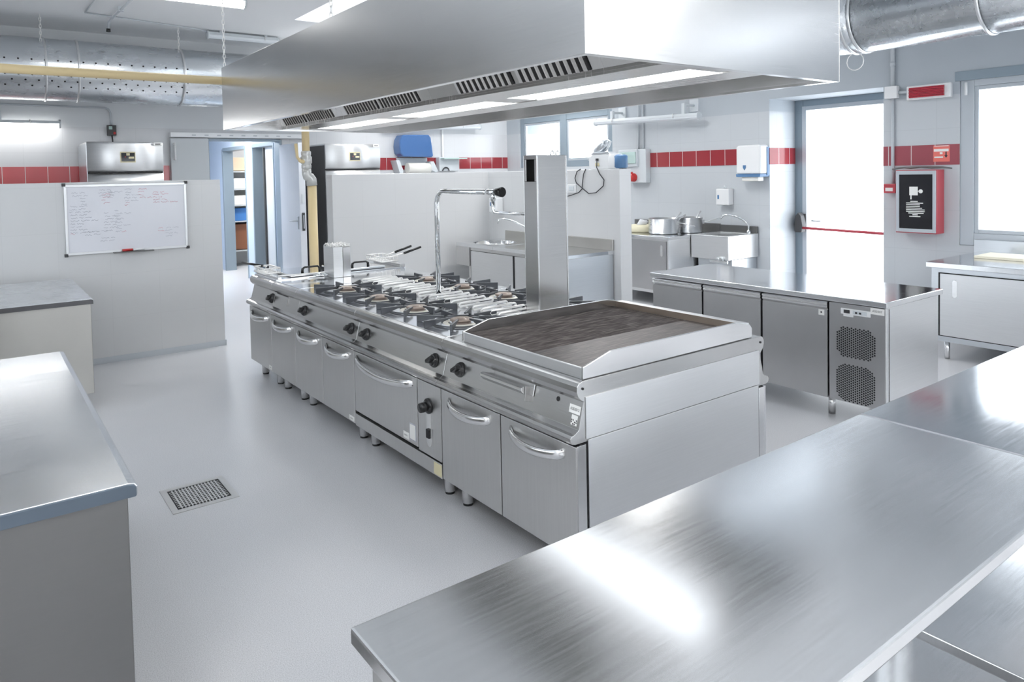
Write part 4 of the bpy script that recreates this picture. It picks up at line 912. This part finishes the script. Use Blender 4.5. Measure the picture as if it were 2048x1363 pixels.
# corner cabinet with pans, small sink
t = thing('cabinet', 'stainless cupboard carrying saucepans, between the partition end and the small sink', 'cabinet', (7.1, 6.3, 0))
part('carcass', 'side_steel', t, lambda m: (m.box(6.62, 7.58, 5.775, 7.2, .15, .812), m.box(6.60, 7.58, 5.755, 5.775, .15, .812)), .003)
part('worktop', 'top_steel', t, lambda m: m.box(6.59, 7.585, 5.75, 7.22, .813, .85), .004)
part('backsplash', 'counter_grey', t, lambda m: m.box(7.565, 7.585, 5.75, 7.22, .85, .955), .002)
d = part('door', 'fridge_steel', t, lambda m: m.box(6.604, 6.619, 5.80, 6.50, .19, .795), .002); part('door', 'fridge_steel', t, lambda m: m.box(6.604, 6.619, 6.51, 7.18, .19, .795), .002)
part('handle', 'bright_steel', d, lambda m: (m.prism([(5.865+.018*math.cos(a), z+.018*math.sin(a)) for z, a0 in ((.73, 0), (.625, PI)) for a in [a0+PI*i/8 for i in range(9)]], 6.597, 6.605, 'x')), .002)
for y in (5.85, 7.1):
    for x in (6.68, 7.5): part('leg', 'bright_steel', t, lambda m: m.cyl((x, y, .002), (x, y, .15), .02))
def pan(lab, cx, cy, r, h, hd, rim=.85):
    t = thing('saucepan', lab, 'pot', (cx, cy, rim), 'saucepans on the cupboard')
    part('pot', 'aluminium', t, lambda m: m.lathe([(0,.002),(r*.92,.002),(r,.02),(r,h),(r*1.03,h+.004),(r*.97,h+.004),(r*.965,.02),(0,.012)], (cx, cy, rim), 36))
    part('handle', 'alu', t, lambda m: (m.tube([(cx+hd[0]*r, cy+hd[1]*r, rim+h*.72), (cx+hd[0]*(r+.05), cy+hd[1]*(r+.05), rim+h*.74), (cx+hd[0]*(r+.24), cy+hd[1]*(r+.24), rim+h*hd[2])], [.012, .010, .010], 8, 0, False, .5), m.box(cx+hd[0]*r-.012, cx+hd[0]*r+.012, cy+hd[1]*r-.02, cy+hd[1]*r+.02, rim+h*.6, rim+h*.85)))
pan('large aluminium saucepan nearer the partition end, on the cupboard', 6.93, 6.12, .185, .19, (.25, -.968, .55))
pan('smaller aluminium saucepan nearer the small sink, on the cupboard', 7.27, 5.98, .155, .19, (.5, -.866, 1.05))
def ladle(lab, a, b): tag(MB().tube([a, Vector(a).lerp(Vector(b), .5), b], [.012, .008, .011], 8).build('ladle', 'alu'), lab, 'ladle', 'ladles in the saucepans')
ladle('first ladle leaning out of the large saucepan', (6.93, 6.10, .90), (7.10, 5.98, 1.115)); ladle('second ladle leaning out of the large saucepan, nearer the other pan', (6.96, 6.13, .90), (7.16, 5.96, 1.085)); ladle('ladle with dark tip leaning out of the smaller saucepan', (7.25, 5.97, .90), (7.38, 5.90, 1.12))
t = thing('wrapped_bundle', 'cream bundle wrapped in clear film beside the large saucepan', 'package', (6.95, 6.55, .85))
part('bundle', 'cloth', t, lambda m: m.lathe([(0,.003),(.15,.003),(.175,.03),(.17,.07),(.13,.095),(0,.10)], (6.95, 6.52, .85), 20)); part('film', 'film', t, lambda m: m.tube([(6.88, 6.50, .93), (6.93, 6.49, .975), (6.97, 6.47, .965), (7.0, 6.45, .99)], [.03,.05,.04,.015], 8))
t = thing('hand_sink', 'small stainless hand sink on the window wall beside the door recess', 'sink', (7.3, 5.48, 0))
part('bowl', 'side_steel', t, lambda m: (m.box(7.0, 7.585, 5.205, 5.215, .58, .86), m.box(7.0, 7.585, 5.735, 5.745, .58, .86), m.box(7.0, 7.01, 5.215, 5.735, .58, .86), m.box(7.50, 7.585, 5.215, 5.735, .58, .86), m.box(7.01, 7.50, 5.215, 5.735, .62, .63), m.box(7.01, 7.06, 5.215, 5.735, .83, .86), m.box(7.06, 7.50, 5.215, 5.26, .83, .86), m.box(7.06, 7.50, 5.69, 5.735, .83, .86)), .004)
part('backsplash', 'counter_grey', t, lambda m: m.box(7.56, 7.585, 5.205, 5.745, .86, .945), .002)
part('base', 'steelpale', t, lambda m: m.box(7.10, 7.585, 5.23, 5.72, .04, .575), .003)
part('knee_lever', 'chrome', t, lambda m: (m.box(6.985, 7.0, 5.21, 5.46, .545, .575), m.tube([(6.99, 5.33, .58), (6.97, 5.33, .61)], .016, 8), m.tube([(6.99, 5.27, .58), (6.97, 5.27, .62)], .016, 8)))
t = thing('swan_neck_tap', 'chrome swan neck tap on the small hand sink', 'tap', (7.53, 5.3, .86), 'swan neck taps')
part('spout', 'chrome', t, lambda m: m.tube([(7.53, 5.30, .862), (7.53, 5.30, .95)] + [(7.53-.16*math.sin(a)*.6, 5.30+.22*(1-math.cos(a)), .95+.13*math.sin(a)) for a in [i*PI*.62/9 for i in range(1, 10)]] + [(7.42, 5.63, 1.03)], .012, 10)); part('base', 'chrome', t, lambda m: m.lathe([(.03,.861),(.028,.88),(.016,.90)], (7.53, 5.30, 0), 14))
# emergency light, junction box, call point, hose cabinet, sign
t = thing('emergency_light', 'red emergency light in a white frame high beside the emergency door', 'light', (7.56, 3.26, 2.3))
part('frame', 'white', t, lambda m: m.box(7.545, 7.597, 3.05, 3.46, 2.295, 2.435), .008); part('lens', 'lensred', t, lambda m: [m.box(7.528-.006*(i % 2), 7.546, 3.105, 3.43, 2.315+i*.0145, 2.328+i*.0145) for i in range(7)], .002)
t = thing('junction_box', 'square white junction box on the wall left of the emergency light', 'box', (7.56, 3.61, 2.3))
part('box', 'white', t, lambda m: m.box(7.535, 7.597, 3.55, 3.675, 2.33, 2.455), .006); part('stub', 'conduit', t, lambda m: m.cyl((7.575, 3.46, 2.385), (7.575, 3.55, 2.385), .015, 10))
m = MB().cyl((7.578, 3.61, 2.456), (7.578, 3.61, HC-.005), .020, 10).cyl((7.578, 3.61, 2.66), (7.578, 3.61, 2.70), .026, 10); tag(m.build('cable_conduit', 'conduit'), 'grey conduit rising from the junction box towards the duct', 'conduit')
m = MB().cyl((7.580, 3.61, 1.463), (7.580, 3.61, 2.329), .016, 10); tag(m.build('cable_conduit', 'conduit'), 'grey conduit dropping from the junction box to the red call point', 'conduit')
t = thing('fire_call_point', 'small red fire call point under the conduit', 'alarm', (7.57, 3.62, 1.37))
part('case', 'red', t, lambda m: m.box(7.54, 7.597, 3.565, 3.685, 1.365, 1.46), .006); part('window', 'sticker', t, lambda m: (m.box(7.537, 7.541, 3.59, 3.665, 1.385, 1.42)))
t = thing('fire_hose_cabinet', 'red fire hose cabinet with dark glass front beside the window', 'cabinet', (7.53, 3.33, .96))
part('case', 'red', t, lambda m: m.box(7.44, 7.597, 3.125, 3.515, .975, 1.60), .005)
part('front_frame', 'greyframe', t, lambda m: (m.box(7.428, 7.441, 3.133, 3.163, .985, 1.592), m.box(7.428, 7.441, 3.477, 3.507, .985, 1.592), m.box(7.428, 7.441, 3.163, 3.477, .985, 1.02), m.box(7.428, 7.441, 3.163, 3.477, 1.555, 1.592)), .002)
def hose_front(m):
    m.box(7.434, 7.441, 3.163, 3.477, 1.02, 1.555, 0)
    X = 7.4335
    def r(y0, y1, z0, z1): m.quad([(X, y1, z0), (X, y0, z0), (X, y0, z1), (X, y1, z1)], 1)
    r(3.30, 3.38, 1.35, 1.435); r(3.358, 3.37, 1.31, 1.35); r(3.295, 3.30, 1.385, 1.395)
    m.add([(X, 3.273+.020*math.cos(a), 1.39+.020*math.sin(a)) for a in [2*PI*i/14 for i in range(14)]], [tuple(range(14))], 1)
    for i, (a, b) in enumerate(((.30,.37),(.25,.41),(.28,.41),(.28,.41),(.26,.41),(.235,.41),(.235,.41),(.245,.39),(.30,.35),(.275,.38))):
        z = 1.29-i*.0165; r(3+a, 3+b, z-.004, z+.004)
part('glass_front', ['smokeglass', 'sticker'], t, hose_front)
def sign(m):
    X = 7.5915; m.box(7.592, 7.5935, 3.075, 3.225, 1.675, 1.835, 0)
    def r(y0, y1, z0, z1, k=1): m.quad([(X, y1, z0), (X, y0, z0), (X, y0, z1), (X, y1, z1)], k)
    r(3.085, 3.215, 1.825, 1.832); r(3.085, 3.22, 1.775, 1.80); r(3.14, 3.165, 1.748, 1.768); r(3.135, 3.215, 1.712, 1.727); r(3.102, 3.114, 1.735, 1.772, 2)
    m.add([(X, 3.092, 1.737), (X, 3.124, 1.737), (X, 3.108, 1.712)][::-1], [(0, 1, 2)], 2)
m = MB(); sign(m); tag(m.build('fire_hose_sign', ['orange', 'sticker', 'ink']), 'red sign with white bars and a black down arrow above the fire hose cabinet', 'sign')
m = MB().tube([(7.55, 3.60, 1.61), (7.50, 3.52, 1.618), (7.50, 3.46, 1.625), (7.50, 3.40, 1.622), (7.50, 3.30, 1.628), (7.50, 3.20, 1.622), (7.52, 3.11, 1.622), (7.58, 3.05, 1.61)], [.006, .010, .008, .013, .009, .013, .010, .006], 7)
tag(m.build('wire_garland', 'counter_grey'), 'frayed grey wire lying on top of the fire hose cabinet', 'wire')

# counter under the window
t = thing('window_counter', 'stainless cupboard counter under the big window', 'counter', (7.0, 1.8, 0))
part('worktop', 'top_steel', t, lambda m: m.box(6.44, 7.56, .2, 2.795, .785, .83), .004)
part('backsplash', 'steelpale', t, lambda m: m.box(7.56, 7.596, .2, 2.85, .785, .935), .003)
part('carcass', 'steelpale', t, lambda m: m.box(6.50, 7.55, .22, 2.775, .16, .784), .003)
d = part('sliding_door', 'side_steel', t, lambda m: m.box(6.484, 6.498, 1.2, 2.70, .215, .735), .002); part('sliding_door', 'side_steel', t, lambda m: m.box(6.488, 6.499, .26, 1.19, .215, .735), .002)
part('door_gap', 'gap', t, lambda m: (m.box(6.492, 6.499, .26, 2.715, .735, .742), m.box(6.492, 6.499, .26, 2.715, .207, .215), m.box(6.492, 6.499, 2.70, 2.715, .215, .735)))
part('handle', 'bright_steel', d, lambda m: m.prism([(2.585+.02*math.cos(a), z+.02*math.sin(a)) for z, a0 in ((.67, 0), (.56, PI)) for a in [a0+PI*i/8 for i in range(9)]], 6.478, 6.485, 'x'), .002)
for y in (.4, 2.68):
    for x in (6.58, 7.45): part('leg', 'bright_steel', t, lambda m: m.cyl((x, y, .002), (x, y, .16), .02))
for k, (x0, x1, y0, y1, h, mt, lab) in enumerate(((6.95, 7.3, 2.25, 2.62, .022, 'cream', 'cream stack of paper sheets on the window counter'), (7.0, 7.4, 1.85, 2.22, .014, 'paper', 'white stack of paper sheets on the window counter, beside the cream one'), (6.6, 6.95, 1.5, 1.78, .05, 'paper', 'pale box at the right edge of the window counter'))):
    tag(MB().box(x0, x1, y0, y1, .8305, .8305+h).build('paper_stack', mt, None, .003), lab, 'paper', 'papers on the window counter')

# ------------------------------------------------------------------ refrigerated counter
t = thing('refrigerated_counter', 'stainless refrigerated counter with three doors and a perforated motor panel', 'fridge', (4.8, 3.1, 0))
fx = 4.45
part('cabinet', 'side_steel', t, lambda m: (m.box(fx+.045, 5.19, 2.172, 4.05, .13, .772), m.box(fx+.005, fx+.045, 2.160, 2.172, .13, .772)), .002)
part('front_recess', 'gap', t, lambda m: m.box(fx+.035, fx+.044, 2.16, 4.05, .14, .765))
part('worktop', 'top_steel', t, lambda m: m.box(fx-.012, 5.215, 2.150, 4.072, .776, .812), .004)
for y0, y1 in ((2.535, 3.028), (3.036, 3.545), (3.553, 4.055)):
    d = part('door', 'fridge_steel', t, lambda m: m.box(fx, fx+.034, y0+.004, y1-.004, .135, .715), .003)
    part('handle', 'bright_steel', d, lambda m: m.prism([(fx+.034,.768),(fx+.004,.768),(fx-.006,.760),(fx-.006,.750),(fx+.002,.744),(fx-.004,.738),(fx-.004,.728),(fx+.004,.722),(fx+.010,.712),(fx+.034,.712)], y0+.004, y1-.004, 'y'), .001)
    if y0 < 2.6: part('lock', ['sticker', 'ink'], d, lambda m: (m.box(fx-.002, fx+.001, 2.56, 2.60, .675, .712), m.cyl((fx-.003, 2.58, .694), (fx-.001, 2.58, .694), .006, 10, 1)))
part('motor_panel', 'fridge_steel', t, lambda m: m.box(fx, fx+.034, 2.162, 2.527, .135, .770), .003)
def grille(m, yc, zc, hy, hz):
    p = .0155; rows = int(hy/p)+1
    for i in range(-rows, rows+1):
        for j in range(-14, 15):
            y = yc+i*p*.866*1.0; z = zc+(j+(.5 if i % 2 else 0))*p
            if abs(y-yc) > hy or abs(z-zc) > hz or abs(y-yc)/hy + abs(z-zc)/hz > 1.62: continue
            m.add([(fx-.0008, y+.0062*math.cos(a), z+.0062*math.sin(a)) for a in [-2*PI*q/8 for q in range(8)]], [tuple(range(8))])
part('vent_grille', 'gap', t, lambda m: grille(m, 2.350, .525, .128, .098)); part('vent_grille', 'gap', t, lambda m: grille(m, 2.352, .262, .128, .122))
part('thermostat', ['white', 'ink', 'lampbody'], t, lambda m: (m.box(fx-.006, fx+.001, 2.255, 2.445, .705, .742), m.box(fx-.0075, fx-.005, 2.385, 2.425, .712, .734, 1), m.box(fx-.0075, fx-.005, 2.275, 2.365, .711, .735, 2), m.box(fx-.009, fx-.007, 2.335, 2.35, .716, .728, 1), m.box(fx-.009, fx-.007, 2.31, 2.325, .716, .728, 1), m.box(fx-.002, fx+.001, 2.365, 2.43, .69, .704)), .001)
part('label_plate', ['sticker', 'ink'], t, lambda m: (m.box(fx-.0018, fx+.001, 2.170, 2.255, .728, .768), m.text('ASE/007', .018, (fx-.0024, 2.2125, .748), (0,-1,0), (0,0,1), 1)))
for y in (2.26, 2.565, 3.95):
    for x in (4.55, 5.1): part('foot', 'bright_steel', t, lambda m: m.cyl((x, y, .002), (x, y, .13), .022))

# ------------------------------------------------------------------ front worktables
def table(lab, x0, x1, legs, y0=.578, y1=1.187, mat='worktop_steel'):
    t = thing('worktable', lab, 'table', ((x0+x1)/2, (y0+y1)/2, 0), 'front worktables')
    part('worktop', mat, t, lambda m: m.box(x0, x1, y0, y1, .818, .85), .005)
    part('apron', 'door_steel', t, lambda m: (m.box(x0+.02, x0+.035, y0+.05, y1-.08, .72, .817), m.box(x1-.035, x1-.02, y0+.05, y1-.08, .72, .817), m.box(x0+.035, x1-.035, y1-.095, y1-.08, .76, .817)), .002)
    part('undershelf', 'worktop_steel', t, lambda m: m.box(x0+.02, x1-.02, y0+.02, y1-.04, .185, .215), .003)
    for x in (x0+.05, x1-.05):
        for y in (y0+.07, y1-.11): part('leg', 'bright_steel', t, lambda m: m.box(x-.02, x+.02, y-.02, y+.02, .002, .817), .003)
    return t
ta = table('stainless worktable across the foreground, in front of the griddle', .507, 2.268, None)
part('end_panel', 'door_steel', ta, lambda m: m.box(.512, .526, .62, 1.11, .05, .817), .002)
table('stainless worktable to the right of the foreground one, butted against it', 2.274, 4.3, None, .30, 1.187, 'top_steel')

# ------------------------------------------------------------------ light
W = bpy.data.worlds.new('daylight'); S.world = W; W.use_nodes = True
bg = W.node_tree.nodes['Background']; bg.inputs[0].default_value = (.965, .985, 1, 1); bg.inputs[1].default_value = 4.6
def portal(loc, rot, sx, sy):
    l = bpy.data.lights.new('daylight_portal', 'AREA'); l.shape = 'RECTANGLE'; l.size = sx; l.size_y = sy; l.cycles.is_portal = True
    o = bpy.data.objects.new('daylight_portal', l); C.objects.link(o); o.location = loc; o.rotation_euler = rot
portal((8.25, 1.95, 1.69), (0, PI/2, 0), 1.65, 2.1); portal((8.25, 4.38, 1.23), (0, PI/2, 0), 2.46, 1.34); portal((8.25, 8.8, 2.15), (0, PI/2, 0), .86, 2.25)
portal((3.84, 7.1, HC+.6), (0, 0, 0), 1.5, 2.4); portal((-1.0, 2.0, HC+.6), (0, 0, 0), 1.5, 2.6); portal((4.2, -3.25, 1.8), (PI/2, 0, 0), 3.6, 1.6); portal((-3.25, 4.2, 1.8), (0, -PI/2, 0), 1.6, 3.6)
def lamp(x, y, z, sx, sy, p, rz=0):  # bare area light added out of view as fill, with an upward copy
    l = bpy.data.lights.new('fill_light', 'AREA'); l.shape = 'RECTANGLE'; l.size = sx; l.size_y = sy; l.energy = p; l.color = (1, .985, .96)
    o = bpy.data.objects.new('fill_light', l); C.objects.link(o); o.location = (x, y, z); o.rotation_euler = (0, 0, rz)
    u = l.copy(); u.energy = p*.8; q = bpy.data.objects.new('fill_uplight', u); C.objects.link(q); q.location = (x, y, z+.01); q.rotation_euler = (PI, 0, rz)  # upward copy brightens the ceiling
P = 46
for x, y, k in ((-1.9, -.9, 1.2), (.9, -2.2, .6), (4.5, -1.3, .6), (4.9, -2.5, .75), (5.3, 5.4, .55), (6.9, 8.4, .5), (4.6, 9.0, .5)): lamp(x, y, HC-.28, 1.5, .16, P*k)
lamp(2.9, 11.8, 2.4, .2, 1.4, 40); lamp(4.8, 13.2, 2.4, 1.2, .2, 30)  # unseen fill added for the corridor and storeroom

# ------------------------------------------------------------------ camera
F, CX, CY = 1445.2362, 1024., 399.8018
yaw, pitch, roll = .9298, -.0376, .0199
f = Vector((math.cos(yaw)*math.cos(pitch), math.sin(yaw)*math.cos(pitch), math.sin(pitch)))
r = f.cross(Vector((0, 0, 1))).normalized(); d = f.cross(r)
c_, s_ = math.cos(roll), math.sin(roll)
r, d = r*c_ + d*s_, d*c_ - r*s_
cam = bpy.data.cameras.new('camera'); co = bpy.data.objects.new('camera', cam); C.objects.link(co)
mw = Matrix(((r.x, -d.x, -f.x, 0), (r.y, -d.y, -f.y, 0), (r.z, -d.z, -f.z, 1.65), (0, 0, 0, 1)))
co.matrix_world = mw
cam.sensor_fit = 'HORIZONTAL'; cam.sensor_width = 36; cam.lens = F*36/2048
cam.shift_x = (1024-CX)/2048; cam.shift_y = (CY-681.5)/2048
cam.clip_start = .05; cam.clip_end = 200
S.camera = co
S.view_settings.view_transform = 'Standard'; S.view_settings.look = 'None'; S.view_settings.gamma = 1; S.view_settings.use_curve_mapping = False
S.view_settings.exposure = 0.26
S.cycles.use_denoising = True
S.cycles.max_bounces = 8; S.cycles.diffuse_bounces = 4; S.cycles.glossy_bounces = 5; S.cycles.use_adaptive_sampling = True; S.cycles.adaptive_threshold = .03; S.cycles.transparent_max_bounces = 12
S.cycles.sample_clamp_indirect = 8
for o in bpy.data.objects:
    if 'org_' in o: del o['org_']
